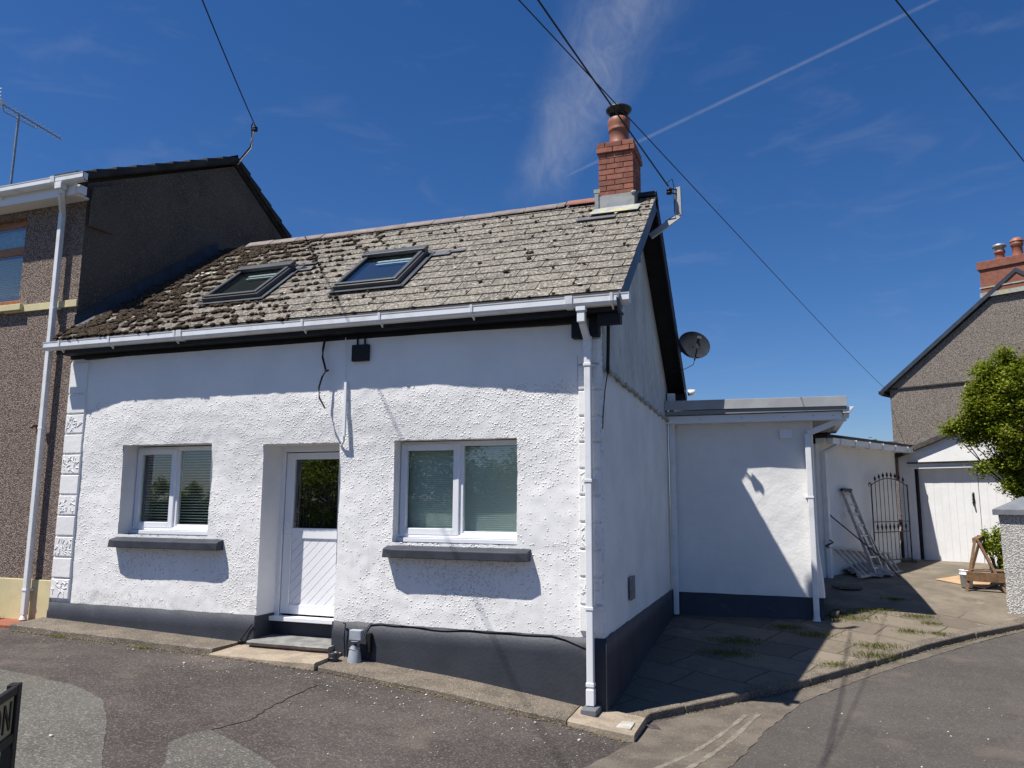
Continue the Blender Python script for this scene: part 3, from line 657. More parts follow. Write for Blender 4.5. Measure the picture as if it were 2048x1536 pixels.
def slates(f, L, x_lo, x_hi, gauge, wdt, front):
    m = MB(); mo = MB(); nc = int(round(L / gauge)); gauge = L / nc
    for c in range(nc):
        s0 = c * gauge + .035; s1 = min(s0 + gauge * 1.12, L); x = x_lo(s0) + (wdt / 2 if c % 2 else 0) - wdt
        base = random.uniform(-.005, .005)
        while x < x_hi:
            a, b = max(x, x_lo(s0)), min(x + wdt - .011, x_hi); x += wdt
            if b - a < .05: continue
            if front and any(a > q_[0] - .02 and b < q_[1] + .02 and s0 > q_[2] and s1 < q_[3] for q_ in SKY): continue
            ss = s0 + random.uniform(-.003, .003) + base; tl_ = random.uniform(-.004, .004); nb = .014 + random.uniform(0, .004); nt = .004
            # chipped lower edge
            K = 5; lo = [(a + (b - a) * i / K, ss + tl_ * i / K + random.uniform(0, .004)) for i in range(K + 1)]
            if front and random.random() < .12: lo[0] = (lo[0][0], lo[0][1] + .018); lo[-1] = (lo[-1][0], lo[-1][1] + random.uniform(0, .02))
            V = [f(p[0], p[1], nb) for p in lo] + [f(b, s1, nt), f(a, s1, nt)] + [f(p[0], p[1] + .002, nb - .011) for p in lo]
            n = K + 1; F = [tuple(range(n + 2))] + [(i + 1, i, n + 2 + i, n + 3 + i) for i in range(K)] + [(0, n + 1, n + 2), (n - 1, n + 2 + K, n)]
            m.add(V, F)
            if front:
                den = sm01(-a, 3.6, 7.6); den2 = .10 + .9 * den
                if any(a < q_[1] + .05 and b > q_[0] - .05 and q_[2] - .05 < s0 < q_[3] for q_ in SKY): continue
                if random.random() < .30 + .70 * den:                # moss in the joint above this slate's corner
                    for k in range(1 + int(3.5 * den2 + random.random())):
                        r = random.uniform(.012, .03) * (.7 + .55 * den)
                        mo.blob(f(a + random.gauss(0, .015), ss + random.uniform(-.01, gauge * .85), .028), r * 1.05, r * 1.5, r * .55, (Vector((1, 0, 0)), f(0, 1, 0) - f(0, 0, 0), f(0, 0, 1) - f(0, 0, 0)), .35)
                for k in range(int(random.random() * 1.8 + 8 * den * den)):    # moss along the tail
                    r = random.uniform(.01, .026) * (.7 + .6 * den)
                    mo.blob(f(random.uniform(a, b), ss + random.gauss(-.003, .012), .024), r * random.uniform(1, 2.3), r, r * .6, (Vector((1, 0, 0)), f(0, 1, 0) - f(0, 0, 0), f(0, 0, 1) - f(0, 0, 0)), .35)
                if random.random() < .10:
                    r = random.uniform(.02, .04); mo.blob(f(random.uniform(a, b), ss + gauge * random.uniform(.2, .8), .026), r, r * .9, r * .4, (Vector((1, 0, 0)), f(0, 1, 0) - f(0, 0, 0), f(0, 0, 1) - f(0, 0, 0)), .4)
    return m, mo
a_, mo_ = slates(rp, LEN, xl, -1.49, .205, .40, True)
for k in range(2600):
    s_ = random.uniform(.05, LEN - .05); x = xl(s_) + abs(random.gauss(0, .62)) + .05
    if x > -5.6 or any(q_[0] - .06 < x < q_[1] + .09 and q_[2] - .12 < s_ < q_[3] + .1 for q_ in SKY): continue
    if noise.noise(Vector((x * 2.2, s_ * 2.2, 4))) < -.08 + .12 * (x - xl(s_)): continue
    r = random.uniform(.012, .034); mo_.blob(rp(x, s_, .024), r * 1.4, r, r * .5, (Vector((1, 0, 0)), rp(0, 1) - rp(0, 0), rp(0, 0, 1) - rp(0, 0, 0)), .4)
obj('front_slates', a_, SLATE, roof); mo = obj('moss', mo_, MOSS, roof); mo['kind'] = 'stuff'
b_, _ = slates(rq, L2, lambda s: -8.9, -1.49, .24, .46, False); obj('rear_slates', b_, SLATE, roof)
lc = MB()
for k in range(60):
    x = random.uniform(-9, -1.6); s_ = random.uniform(.05, LEN - .1)
    if x < xl(s_) or any(q_[0] - .1 < x < q_[1] + .1 and q_[2] - .1 < s_ < q_[3] + .1 for q_ in SKY): continue
    r = random.uniform(.008, .022); lc.blob(rp(x, s_, .026), r * 1.3, r, .004, (Vector((1, 0, 0)), rp(0, 1) - rp(0, 0), rp(0, 0, 1) - rp(0, 0, 0)), .4)
for k in range(9): r = random.uniform(.012, .03); lc.blob(rp(-7.95 + random.gauss(0, .15), 1.95 + random.gauss(0, .05), .036), r * 1.5, r, .006, (Vector((1, 0, 0)), rp(0, 1) - rp(0, 0), rp(0, 0, 1) - rp(0, 0, 0)), .4)
obj('lichen_spots', lc, LICH, roof)['kind'] = 'stuff'
# newer slates set round the skylights
def patch(x0, x1, s0, s1, n=.034, mt=NSLATE):
    ns = MB(); ns.add([rp(x0, s0, n), rp(x1, s0, n), rp(x1, s1, n - .012), rp(x0, s1, n - .012), rp(x0, s0, n - .01), rp(x1, s0, n - .01)], [(0, 1, 2, 3), (4, 5, 1, 0)]); obj('replacement_slate', ns, mt, roof)
for q_ in ((-4.24, -3.93, 1.62, 1.80), (-5.0, -4.26, 1.72, 1.87), (-4.78, -4.42, 1.88, 2.04, .04), (-4.0, -3.75, 1.70, 1.80, .03), (-6.9, -6.2, 1.71, 1.84), (-6.45, -6.02, 1.84, 1.94, .036), (-6.22, -5.98, 1.62, 1.75), (-2.42, -1.92, 2.32, 2.44, .038)): patch(*q_)
def skylight(x0, x1, s0, s1, lbl):
    f = MB(); w = .055; h = .10
    def rb_(m, a, b, c, d_, n0, n1): m.hexa([rp(a, c, n0), rp(b, c, n0), rp(b, d_, n0), rp(a, d_, n0), rp(a, c, n1), rp(b, c, n1), rp(b, d_, n1), rp(a, d_, n1)])
    rb_(f, x0, x0 + w, s0, s1, 0, h); rb_(f, x1 - w, x1, s0, s1, 0, h); rb_(f, x0 + w, x1 - w, s0, s0 + w, 0, h - .002); rb_(f, x0 + w, x1 - w, s1 - w, s1, 0, h - .002)
    o = obj('skylight', f, FRAME, cot, .006, lbl)
    s = MB(); w2_ = .05; a, b, c, d_ = x0 + .025, x1 - .025, s0 + .02, s1 - .05
    rb_(s, a, a + w2_, c, d_, h, h + .022); rb_(s, b - w2_, b, c, d_, h, h + .022); rb_(s, a + w2_, b - w2_, c, c + .045, h, h + .02); rb_(s, x0 - .01, x1 + .01, s1 - .11, s1 + .02, h + .001, h + .05)
    obj('sash', s, FRAME, o, .004)
    g_ = MB(); rb_(g_, a + w2_, b - w2_, c + .045, s1 - .11, h - .014, h - .008); obj('glass', g_, GLASS, o)
    bl = MB(); rb_(bl, x0 + .26, x1 - .08, s1 - .26, s1 - .215, .062, .078); rb_(bl, x0 + .27, x1 - .09, s1 - .33, s1 - .30, .062, .074); obj('blind_rail', bl, UPVC, o)
    n_ = MB(); rb_(n_, x0 + .05, x1 - .05, s0 + .05, s1 - .05, .036, .042); obj('dark_room_backing', n_, DARKG, o)  # near-black sheet puts an unlit room's darkness under the pane
    ap = MB(); rb_(ap, x0 - .06, x0 - .001, s0 - .05, s1 + .05, .030, .038); rb_(ap, x1 + .001, x1 + .07, s0 - .05, s1 + .05, .030, .038); rb_(ap, x0 - .03, x1 + .05, s0 - .06, s0 - .001, .040, .046); obj('flashing', ap, LEADD, o)
skylight(*SKY[0], 'left skylight, its pane over a near-black sheet for the unlit room')
skylight(*SKY[1], 'right skylight, its pane mirroring the blue sky')
# ridge
rg = MB(); x = -7.98; k = 0
def ridge_tile(m, x0, x1, lift):
    y, z = 9.72, E0[1] + LEN * SN + .045 + lift
    P = [(y - .125, z - .075), (y - .012, z + .014), (y + .012, z + .014), (y + .125, z - .08), (y + .118, z - .10), (y, z - .012), (y - .13, z - .097)]
    m.prism([(x0, a, b) for a, b in P], (x1 - x0, 0, 0))
while x < -2.75:
    ridge_tile(rg, x, min(x + .462, -2.72), random.uniform(-.004, .006) - .012 * math.sin((x + 8) / 5.3 * 3.14)); x += .468
obj('ridge_tiles', rg, RIDGE, roof, .004)
r2 = MB(); ridge_tile(r2, -2.70, -2.24, .012); obj('red_ridge_tile', r2, RRIDGE, roof, .004)
r3 = MB(); ridge_tile(r3, -1.73, -1.49, 0); obj('end_ridge_tile', r3, TILED, roof, .004)
# flashing against the neighbour's gable
fl = MB()
P0_, P1_ = rp(xl(.35), .35, .03), rp(xl(2.95), 2.95, .03)
for k in range(8):
    a, b = P0_.lerp(P1_, k / 8), P0_.lerp(P1_, (k + .97) / 8); o_ = Vector((.03, 0, 0))
    fl.add([a + o_ * 4.5, b + o_ * 4.5, b + o_ + Vector((0, 0, .02)), a + o_ + Vector((0, 0, .02)), a + Vector((.02, 0, .17)), b + Vector((.02, 0, .17))], [(0, 1, 2, 3), (3, 2, 5, 4)])
obj('abutment_flashing', fl, LEADD, roof)
# verge boards
def board(f, L, n0, n1, x0, x1, s0=0):
    m = MB(); m.hexa([f(x0, s0, n0), f(x1, s0, n0), f(x1, L, n0), f(x0, L, n0), f(x0, s0, n1), f(x1, s0, n1), f(x1, L, n1), f(x0, L, n1)]); return m
obj('barge_board', board(rp, LEN - .02, -.17, -.001, -1.52, -1.495, -.12), BARGE, roof, .003)
obj('barge_board', board(rq, L2 - .02, -.17, -.001, -1.52, -1.495, -.10), BLACK, roof, .003)
so_ = board(rp, LEN, -.075, -.052, -1.78, -1.522); s2 = board(rq, L2, -.075, -.052, -1.78, -1.522); so_.add(s2.v, s2.f); obj('verge_soffit', so_, BLACK, roof)
pb = MB(); pb.box(-1.77, -1.69, 9.55, 9.60, 3.05, 3.55); pb.box(-1.76, -1.70, 9.52, 9.55, 3.12, 3.5); obj('verge_bracket', pb, GREYP, roof, .004)
# eaves: fascia, soffit, beam
ev = MB(); ev.box(-9.08, -1.53, 7.36, 7.39, 1.87, 2.02); ev.box(-9.05, -1.53, 7.392, 7.60, 1.875, 1.90); ev.box(-8.79, -1.985, 7.535, 7.62, 1.82, 1.875); ev.box(-9.06, -8.80, 7.56, 7.62, 1.84, 1.875)
ev.box(-2.06, -1.955, 7.50, 7.60, 1.655, 1.874); ev.box(-1.875, -1.772, 7.50, 7.60, 1.665, 1.874)
ev.box(-1.765, -1.53, 7.41, 7.52, 1.76, 1.874)
obj('eaves_boards', ev, BLACK, cot, .004)
ev2 = MB(); ev2.box(-1.765, -1.53, 12.1, 12.30, 1.50, 1.66); obj('rear_eaves_box', ev2, BLACK, cot)
# gutter
def gutter(x0, x1, yf, zt, par, brk=(), unions=(), name='gutter', sc=1.):
    m = MB(); P = [(0, 0), (.002, -.012), (.006, -.018), (.006, -.072), (.014, -.092), (.034, -.108), (.092, -.108), (.096, -.004), (.088, -.004), (.084, -.098), (.038, -.098), (.016, -.07), (.014, -.004)]
    m.prism([(x0, yf + a * sc, zt + b * sc) for a, b in P][::-1], (x1 - x0, 0, 0))
    cap = [(0, 0), (.006, -.072), (.034, -.108), (.092, -.108), (.096, -.004)]
    for xx in (x0, x1 - .006): m.prism([(xx, yf + a * sc, zt + b * sc) for a, b in cap][::-1], (.006, 0, 0))
    o = obj(name, m, GUTTER, par)
    for bx in brk:
        b = MB(); Q = [(-.007, .006), (-.001, -.074), (.008, -.098), (.03, -.116), (.125, -.116), (.125, -.104), (.04, -.104), (.012, -.08), (.006, .006)]
        b.prism([(bx, yf + a * sc, zt + c * sc) for a, c in Q][::-1], (.028, 0, 0)); b.prism([(bx + .006, yf + a * sc, zt + c * sc) for a, c in [(.05, -.114), (.10, -.15), (.112, -.15), (.112, -.114)]][::-1], (.016, 0, 0)); obj('gutter_bracket', b, GUTTER, o)
    for ux in unions:
        b = MB(); Q = [(-.008, .007), (-.003, -.074), (.006, -.1), (.028, -.118), (.10, -.118), (.104, .006)]
        b.prism([(ux, yf + a * sc, zt + c * sc) for a, c in Q][::-1], (.075, 0, 0)); obj('gutter_union', b, GUTTER, o)
    return o
gutter(-9.22, -1.41, 7.268, 2.03, cot, (-8.95, -8.1, -7.05, -5.2, -4.2, -3.1, -1.6), (-7.0, -2.06))
def pipe(par, pts, w, clips, label=None, shoe=True):
    m = MB()
    for a, b in zip(pts, pts[1:]): m.bar(a, b, w, w, (0, 1, 0))
    o = obj('downpipe', m, GUTTER, par, .008, label)
    for z in clips:
        c = MB(); x, y = np.interp(z, [pts[-1][2], pts[-2][2]], [pts[-1][0], pts[-2][0]]), pts[-1][1]
        c.box(x - w * .5 - .006, x + w * .5 + .006, y - w * .5 - .006, y + w * .5 + .03, z, z + .03); c.box(x - w * .5 - .028, x + w * .5 + .028, y + .012, y + w * .5 + .03, z + .006, z + .022); obj('pipe_clip', c, GUTTER, o, .003)
    return o
dp = pipe(cot, [(-1.905, 7.335, 1.86), (-1.905, 7.36, 1.78), (-1.888, 7.50, 1.62), (-1.888, 7.50, -1.92)], .068, (1.35, .18, -1.05), 'white square downpipe at the right corner of the front wall')
h = MB(); h.box(-1.955, -1.855, 7.285, 7.375, 1.88, 1.935); h.box(-1.945, -1.865, 7.295, 7.37, 1.77, 1.879); obj('hopper', h, GUTTER, dp, .006)
for z0, z1 in ((1.54, 1.66), (-1.76, -1.72), (-1.93, -1.78)): h = MB(); h.box(-1.928, -1.848, 7.46, 7.54, z0, z1); obj('pipe_collar', h, GUTTER, dp, .006)
sh = MB(); sh.box(-1.95, -1.80, 7.34, 7.57, -1.99, -1.935); obj('drain_shoe', sh, M('drain_grey', (.13, .14, .15), None, .6), dp, .008)
dp2 = pipe(cot, [(-1.70, 12.10, 1.62), (-1.70, 12.05, 1.50), (-1.70, 12.05, -1.68)], .075, (1.2, .05), 'white downpipe in the shaded inner corner at the back of the gable')
h = MB(); h.box(-1.75, -1.64, 12.0, 12.1, 1.50, 1.66); obj('hopper', h, GUTTER, dp2, .004); h = MB(); h.lathe((-1.42, 12.32, 1.70), [(0, -.05), (.05, -.05), (.05, .06), (0, .06)], 12, axis=(1, 0, 0)); obj('gutter_end', h, GUTTER, roof)

# chimney
CX0, CX1, CY0, CY1 = -2.19, -1.735, 9.38, 9.93
core = MB(); core.box(CX0 + .006, CX1 - .006, CY0 + .006, CY1 - .006, 3.5, 4.66)
ch = obj('chimney', core, MORTAR, cot)
bk = MB(); z = 3.62; c = 0
while z < 4.66:
    e = .0; 
    if z > 4.66 - .075 * 2.2: e = .024
    if z > 4.66 - .075 * 1.2: e = .014
    hgt = .065
    X0, X1, Y0, Y1 = CX0 - e, CX1 + e, CY0 - e, CY1 + e
    o1 = .102 if c % 2 else .215
    for (L, fn) in ((X1 - X0, 0), (X1 - X0, 1), (Y1 - Y0, 2), (Y1 - Y0, 3)):
        cuts = [0]; p = o1 if fn < 2 else .317 - o1
        while p < L - .03: cuts.append(p); p += .225 if True else 0
        cuts.append(L)
        for a, b in zip(cuts, cuts[1:]):
            a2 = a + (.005 if a > 0 else 0); b2 = b - (.005 if b < L else 0); j = random.uniform(-.002, .002)
            if b2 - a2 < .01: continue
            if fn == 0: bk.box(X0 + a2, X0 + b2, Y0 + j, Y0 + .05, z, z + hgt)
            elif fn == 1: bk.box(X0 + a2, X0 + b2, Y1 - .05, Y1 + j, z, z + hgt)
            elif fn == 2: bk.box(X0 + j, X0 + .049, Y0 + max(a2, .051), Y0 + min(b2, L - .051), z, z + hgt)
            else: bk.box(X1 - .049, X1 + j, Y0 + max(a2, .051), Y0 + min(b2, L - .051), z, z + hgt)
    z += .075; c += 1
obj('brickwork', bk, BRICK, ch, .003)
tp = MB(); tp.box(CX0 + .0, CX1 - .0, CY0, CY1, 4.655, 4.668); tp.lathe((-1.965, 9.65, 4.66), [(.2, 0), (.155, .05), (.13, .06)], 20); obj('flaunching', tp, MORTAR, ch)
pot = MB(); pot.lathe((-1.965, 9.65, 4.68), [(.135, 0), (.14, .02), (.132, .03), (.130, .22), (.142, .235), (.146, .25), (.140, .265), (.146, .30), (.150, .345), (.150, .40), (.142, .41), (.125, .41), (.125, .3)], 28); obj('chimney_pot', pot, TERRA, ch)
cw = MB(); cc_ = (-1.965, 9.65, 5.09); cw.lathe(cc_, [(.115, -.02), (.118, .02), (.112, .03)], 20)
for k in range(22): t = 2 * math.pi * k / 22; cw.bar((cc_[0] + .112 * math.cos(t), cc_[1] + .112 * math.sin(t), cc_[2]), (cc_[0] + .118 * math.cos(t), cc_[1] + .118 * math.sin(t), cc_[2] + .11), .006)
cw.lathe(cc_, [(.122, .08), (.150, .105), (.172, .13), (.174, .15), (.165, .16), (.12, .185), (.0, .195)], 28); cw.lathe(cc_, [(.16, .135), (.0, .14)], 20)
obj('chimney_cowl', cw, M('dark_cowl_metal', (.03, .03, .03), (.07, .06, .05), .45, 9, metal=.4), ch)
lf_ = MB(); up0 = 3.60; 
lf_.box(CX0 - .012, CX1 + .012, CY0 - .016, CY0 - .004, 3.70, 3.93)
lf_.add([(CX1 + .012, CY0 - .014, 3.66), (CX1 + .012, CY0 + .33, 3.96), (CX1 + .012, CY0 + .33, 4.08), (CX1 + .012, CY0 - .014, 3.92)], [(0, 1, 2, 3)])
lf_.box(CX0 - .05, CX0 + .0, CY0 - .03, CY0 - .016, 3.71, 4.0); lf_.box(CX0 - .06, CX0 + .02, CY0 - .034, CY0 - .03, 3.97, 4.02)
sb = (CY0 - E0[0]) / CS
lf_.hexa([rp(CX0 - .10, sb - .19, .036), rp(CX1 + .08, sb - .19, .036), rp(CX1 + .10, sb + .02, .036), rp(CX0 - .05, sb + .02, .036), rp(CX0 - .10, sb - .19, .044), rp(CX1 + .08, sb - .19, .044), rp(CX1 + .10, sb + .02, .044), rp(CX0 - .05, sb + .02, .044)])
lf_.blob((CX1 + .0, CY0 - .02, 3.93), .035, .02, .02)
obj('lead_flashing', lf_, LEAD, ch, .003)

# ------------------------------------------------------------ small things fixed to the cottage
jb = thing('junction_box', 'square black junction box on the white wall under the eaves', 'junction box', (-4.55, 7.54, 1.65))
m = MB(); m.box(-4.655, -4.44, 7.49, 7.54, 1.555, 1.745); obj('box_cover', m, BLACK, jb, .006)
for x in (-4.60, -4.505): m = MB(); m.tube([(x, 7.53, 1.74), (x, 7.52, 1.84)], .011); obj('cable_tail', m, CABLE, jb)
m = MB(); m.tube([(-5.02, 7.50, 1.85), (-5.035, 7.49, 1.72), (-5.03, 7.48, 1.62), (-4.97, 7.47, 1.46), (-5.0, 7.44, 1.38), (-5.03, 7.43, 1.26), (-5.01, 7.42, 1.14), (-4.93, 7.42, 1.02)], [.014, .014, .013, .013, .011, .011, .011, .009]); m.blob((-4.96, 7.47, 1.46), .03, .02, .015)
tag(obj('loose_cable', m, CABLE), 'black cable end hanging loose from the eaves above the door', 'cable')
m = MB(); m.tube([(-4.75, 7.51, 1.84), (-4.745, 7.52, 1.42), (-4.73, 7.52, 1.3)], .005); m.box(-4.742, -4.712, 7.50, 7.53, .70, 1.32); m.tube([(-4.727, 7.52, .70), (-4.735, 7.53, .65), (-4.77, 7.55, .61), (-4.80, 7.58, .60)], .013)
tag(obj('cable_trunking', m, UPVC), 'thin white cable trunking running down to the door head', 'trunking')
m = MB(); pts = [(-4.41, 7.56, -1.46), (-4.39, 7.565, -1.39), (-4.35, 7.568, -1.335), (-4.22, 7.568, -1.318), (-3.95, 7.568, -1.328), (-3.63, 7.568, -1.336), (-3.2, 7.568, -1.328), (-2.84, 7.568, -1.328), (-2.31, 7.568, -1.322), (-2.16, 7.568, -1.355), (-2.0, 7.568, -1.41), (-1.93, 7.568, -1.43)]
m.tube([(p[0], p[1] + .004, p[2]) for p in pts], .004, 6); tag(obj('low_cable', m, CABLE), 'thin dark cable clipped along the top of the plinth', 'cable')
m = MB(); m.tube([(-4.64, 7.55, -1.34), (-4.65, 7.55, -1.5), (-4.635, 7.55, -1.62), (-4.64, 7.55, -1.70)], .007, 6); m.tube([(-4.67, 7.55, -1.335), (-4.64, 7.55, -1.34)], .007, 6)
tag(obj('short_cable', m, CABLE), 'short dark cable running down the plinth beside the doorstep', 'cable')
gu = thing('drain_hood', 'grey metal hood and pipe standing against the plinth right of the door', 'drain cover', (-4.45, 7.5, -1.72))
m = MB(); m.box(-4.53, -4.385, 7.45, 7.52, -1.495, -1.385); obj('hood_box', m, GREYP, gu, .01)
m = MB(); m.tube([(-4.46, 7.48, -1.50), (-4.46, 7.48, -1.56), (-4.47, 7.46, -1.60)], [.055, .05, .055], 12); m.lathe((-4.465, 7.47, -1.73), [(.078, 0), (.075, .03), (.062, .12), (.045, .17)], 18); obj('spout', m, GREYP, gu)
m = MB(); m.box(-4.36, -4.31, 7.52, 7.57, -1.62, -1.42); m.tube([(-4.34, 7.54, -1.6), (-4.335, 7.54, -1.69)], .01); obj('side_box', m, CABLE, gu, .004)
m = MB(); m.lathe((-4.655, 7.36, -1.70), [(0, .0), (.052, .0), (.056, .01), (.056, .085), (.05, .09), (.05, .082), (0, .082)], 20); m.lathe((-4.655, 7.36, -1.70), [(.06, .03), (.06, .04), (.056, .042)], 20)
tag(obj('black_pot', m, M('black_plastic', (.02, .02, .022), None, .35, spec=.6)), 'small black round pot on the slab right of the doorstep', 'pot')
m = MB(); m.tube([(-6.02, 7.56, -1.60), (-5.98, 7.55, -1.56), (-5.93, 7.56, -1.49), (-5.87, 7.56, -1.42)], .007, 6); m.blob((-6.02, 7.55, -1.62), .03, .02, .02)
tag(obj('wire_stub', m, CABLE), 'dark wire stub on the plinth left of the doorstep', 'wire')
m = MB()
for k in range(7): m.box(-1.745, -1.735, 8.80, 9.02, -1.09 + k * .033, -1.09 + k * .033 + .022)
m.box(-1.755, -1.738, 8.785, 9.035, -1.105, -.85)
tag(obj('air_brick', m, M('airbrick', (.25, .25, .25), (.15, .15, .15), .7, 30)), 'small grey air brick low in the shaded gable wall', 'vent')
m = MB(); m.box(-1.75, -1.45, 7.2, 7.42, -2.035, -2.018); tag(obj('loose_tile', m, M('pale_tile', (.46, .44, .40), (.36, .34, .3), .8, 12), None, .004), 'pale flat tile lying on the corner slab by the downpipe', 'tile')
# gable cable run
m = MB(); m.tube([(-1.70, 7.62, 1.84), (-1.71, 7.68, 1.78), (-1.72, 7.70, 1.55), (-1.725, 7.70, 1.42), (-1.73, 7.72, 1.34), (-1.745, 7.80, 1.33)], .019, 8)
tag(obj('supply_cable', m, CABLE), 'thick black cable coming down the gable corner from the eaves', 'cable')
m = MB(); pts = [(-1.745, 7.80, 1.36)] + [(-1.745, 7.80 + k * .36, 1.35 - k * .010 + .012 * math.sin(k * 1.9)) for k in range(1, 13)]; m.tube(pts, .016, 8)
for k in range(12): m.box(-1.775, -1.725, 7.95 + k * .36, 7.975 + k * .36, 1.31 - k * .01, 1.365 - k * .01)
tag(obj('gable_conduit', m, M('painted_conduit', (.5, .5, .47), (.25, .25, .22), .7, 12)), 'stained conduit running back along the gable wall', 'conduit')
m = MB(); m.tube([(-1.745, 7.78, 1.33), (-1.75, 7.66, 1.12), (-1.76, 7.61, .86), (-1.765, 7.60, .72)], .006, 6)
tag(obj('thin_wire', m, CABLE), 'thin dark wire slanting to the corner beside the front downpipe', 'wire')
# dish
ds = thing('satellite_dish', 'grey satellite dish on the far verge of the cottage gable', 'satellite dish', (-1.77, 11.9, 2.3))
ctr = Vector((-1.275, 11.6, 2.325)); ax_ = Vector((.36, -.86, .36)).normalized(); m = MB()
prof = [(.0, -.055), (.08, -.051), (.15, -.038), (.20, -.020), (.236, 0), (.242, .004), (.238, -.006), (.2, -.027), (.1, -.055), (0, -.062)]
m.lathe(ctr, prof, 32, axis=ax_); obj('reflector', m, M('dish_grey', (.028, .032, .042), (.02, .024, .032), .8, 9, spec=.08), ds)
m = MB(); m.tube([ctr + ax_ * -.05, ctr + Vector((-.16, .2, -.04)), (-1.77, 11.85, 2.26)], .02); m.tube([ctr - Vector((0, 0, .235)) + ax_ * .0, ctr + ax_ * .24 - Vector((0, 0, .10))], .012); obj('mount_arm', m, IRON, ds)
m = MB(); m.tube([ctr + ax_ * .20 - Vector((0, 0, .09)), ctr + ax_ * .30 - Vector((0, 0, .05))], [.032, .036], 12); m.obox(ctr + ax_ * .22 - Vector((0, 0, .14)), (.03, 0, 0), (0, .025, 0), (0, 0, .04)); obj('receiver_head', m, M('lnb', (.05, .05, .055), None, .4), ds)
m = MB(); m.tube([ctr + ax_ * .2 - Vector((0, 0, .15)), ctr - Vector((.02, 0, .30)), ctr - Vector((.15, -.1, .34)), (-1.6, 11.6, 1.93)], .005, 6); obj('lead', m, CABLE, ds)
# cable brackets
def bracket(name, pts, label, ins, w=.06):
    t = thing(name, label, 'bracket', pts[0]); m = MB()
    for a, b in zip(pts, pts[1:]): m.bar(a, b, w, w * .35, (.3, 1, 0))
    obj('arm', m, M('bracket_grey', (.42, .44, .46), (.34, .36, .37), .5, 8), t, .003)
    m = MB(); m.blob(ins, .032, .035, .045, rnd=.1); m.bar(Vector(ins) + Vector((0, 0, .03)), Vector((pts[-1][0], pts[-1][1], ins[2] + .03)), .012); m.bar(Vector(ins) - Vector((0, 0, .03)), Vector((pts[-1][0], pts[-1][1], ins[2] - .03)), .012); m.lathe((ins[0], ins[1], ins[2] - .045), [(0, 0), (.04, 0), (.04, .02), (.02, .03), (.04, .04), (.04, .06), (0, .06)], 12); obj('insulator', m, BLACK, t)
    return t
t = bracket('cable_bracket', [(-1.60, 9.8, 3.46), (-1.22, 9.8, 3.70), (-1.228, 9.8, 4.09)], 'grey cable bracket standing off the cottage gable near the chimney', (-1.325, 9.72, 4.03), .085)
m = MB(); m.tube([(-1.31, 9.55, 4.03), (-1.35, 9.7, 4.13), (-1.29, 9.75, 4.20), (-1.27, 9.77, 4.10), (-1.275, 9.79, 3.76), (-1.27, 9.77, 3.70), (-1.40, 9.8, 3.645)], .006, 6); obj('drop_lead', m, CABLE, t)
t = bracket('cable_bracket', [(-8.45, 9.85, 5.52), (-8.185, 9.85, 5.76), (-8.165, 9.85, 6.10)], "grey cable bracket on the ridge of the brown neighbouring house", (-8.11, 9.83, 6.09), .045)
m = MB(); m.tube([(-8.11, 9.80, 6.12), (-8.15, 9.82, 6.2), (-8.19, 9.83, 6.15), (-8.17, 9.84, 5.9), (-8.20, 9.84, 5.78), (-8.44, 9.84, 5.55)], .010, 6); obj('drop_lead', m, CABLE, t)
def cable(pts, r, label):
    P = np.array(pts); L = np.linalg.norm(P[-1, :2] - P[0, :2]); t = np.linalg.norm(P[:, :2] - P[0, :2], axis=1) / L
    w = np.ones(len(P)); w[0] = 3; k = np.polyfit(t, P[:, 2], 3 if len(P) > 5 else 2, w=w); k[-1] += P[0, 2] - np.polyval(k, 0)
    Q = [(P[0, 0] + (P[-1, 0] - P[0, 0]) * q_, P[0, 1] + (P[-1, 1] - P[0, 1]) * q_, float(np.polyval(k, q_))) for q_ in np.linspace(0, 1, 60)]
    m = MB(); m.tube(Q, r * .85, 6); tag(obj('overhead_cable', m, CABLE), label, 'cable', 'overhead cables across the sky')
cable([(-8.11, 9.826, 6.13), (-7.353, 8.417, 5.994), (-6.747, 7.298, 5.963), (-6.46, 6.769, 5.97), (-2.9, .2, 6.05)], .011, 'overhead cable rising from the neighbouring house bracket at upper left')
cable([(-1.31, 9.511, 4.006), (-1.54, 8.115, 4.096), (-1.784, 6.695, 4.28), (-1.9, 6.017, 4.44), (-2.9, .2, 5.14)], .012, 'thick overhead cable ending at the bracket beside the chimney')
cable([(3.123, 28.521, 3.845), (.527, 16.312, 3.82), (-.425, 11.838, 3.79), (-.917, 9.526, 3.84), (-1.367, 7.409, 3.885), (-1.676, 5.956, 3.90), (-1.844, 5.165, 3.88), (-2.9, .2, 3.9)], .007, 'thin overhead cable passing behind the chimney to the far house')
cable([(8, 23.5, 6.2), (4.207, 15.393, 6.051), (3.249, 13.343, 6.063), (2.368, 11.46, 6.05), (1.418, 9.431, 5.95), (-2.9, .2, 5.6)], .012, 'thick overhead cable across the upper right corner of the sky')
up_ = thing('utility_pole', 'wooden utility pole carrying the overhead cables by the road', 'pole', (-2.9, .2, -1.8))
m = MB(); m.tube([(-2.9, .2, -2.2), (-2.9, .2, 6.2)], [.14, .10], 14); obj('pole', m, BARK, up_)
m = MB(); m.bar((-3.3, .2, 5.9), (-2.5, .2, 5.9), .08); obj('crossarm', m, BARK, up_)

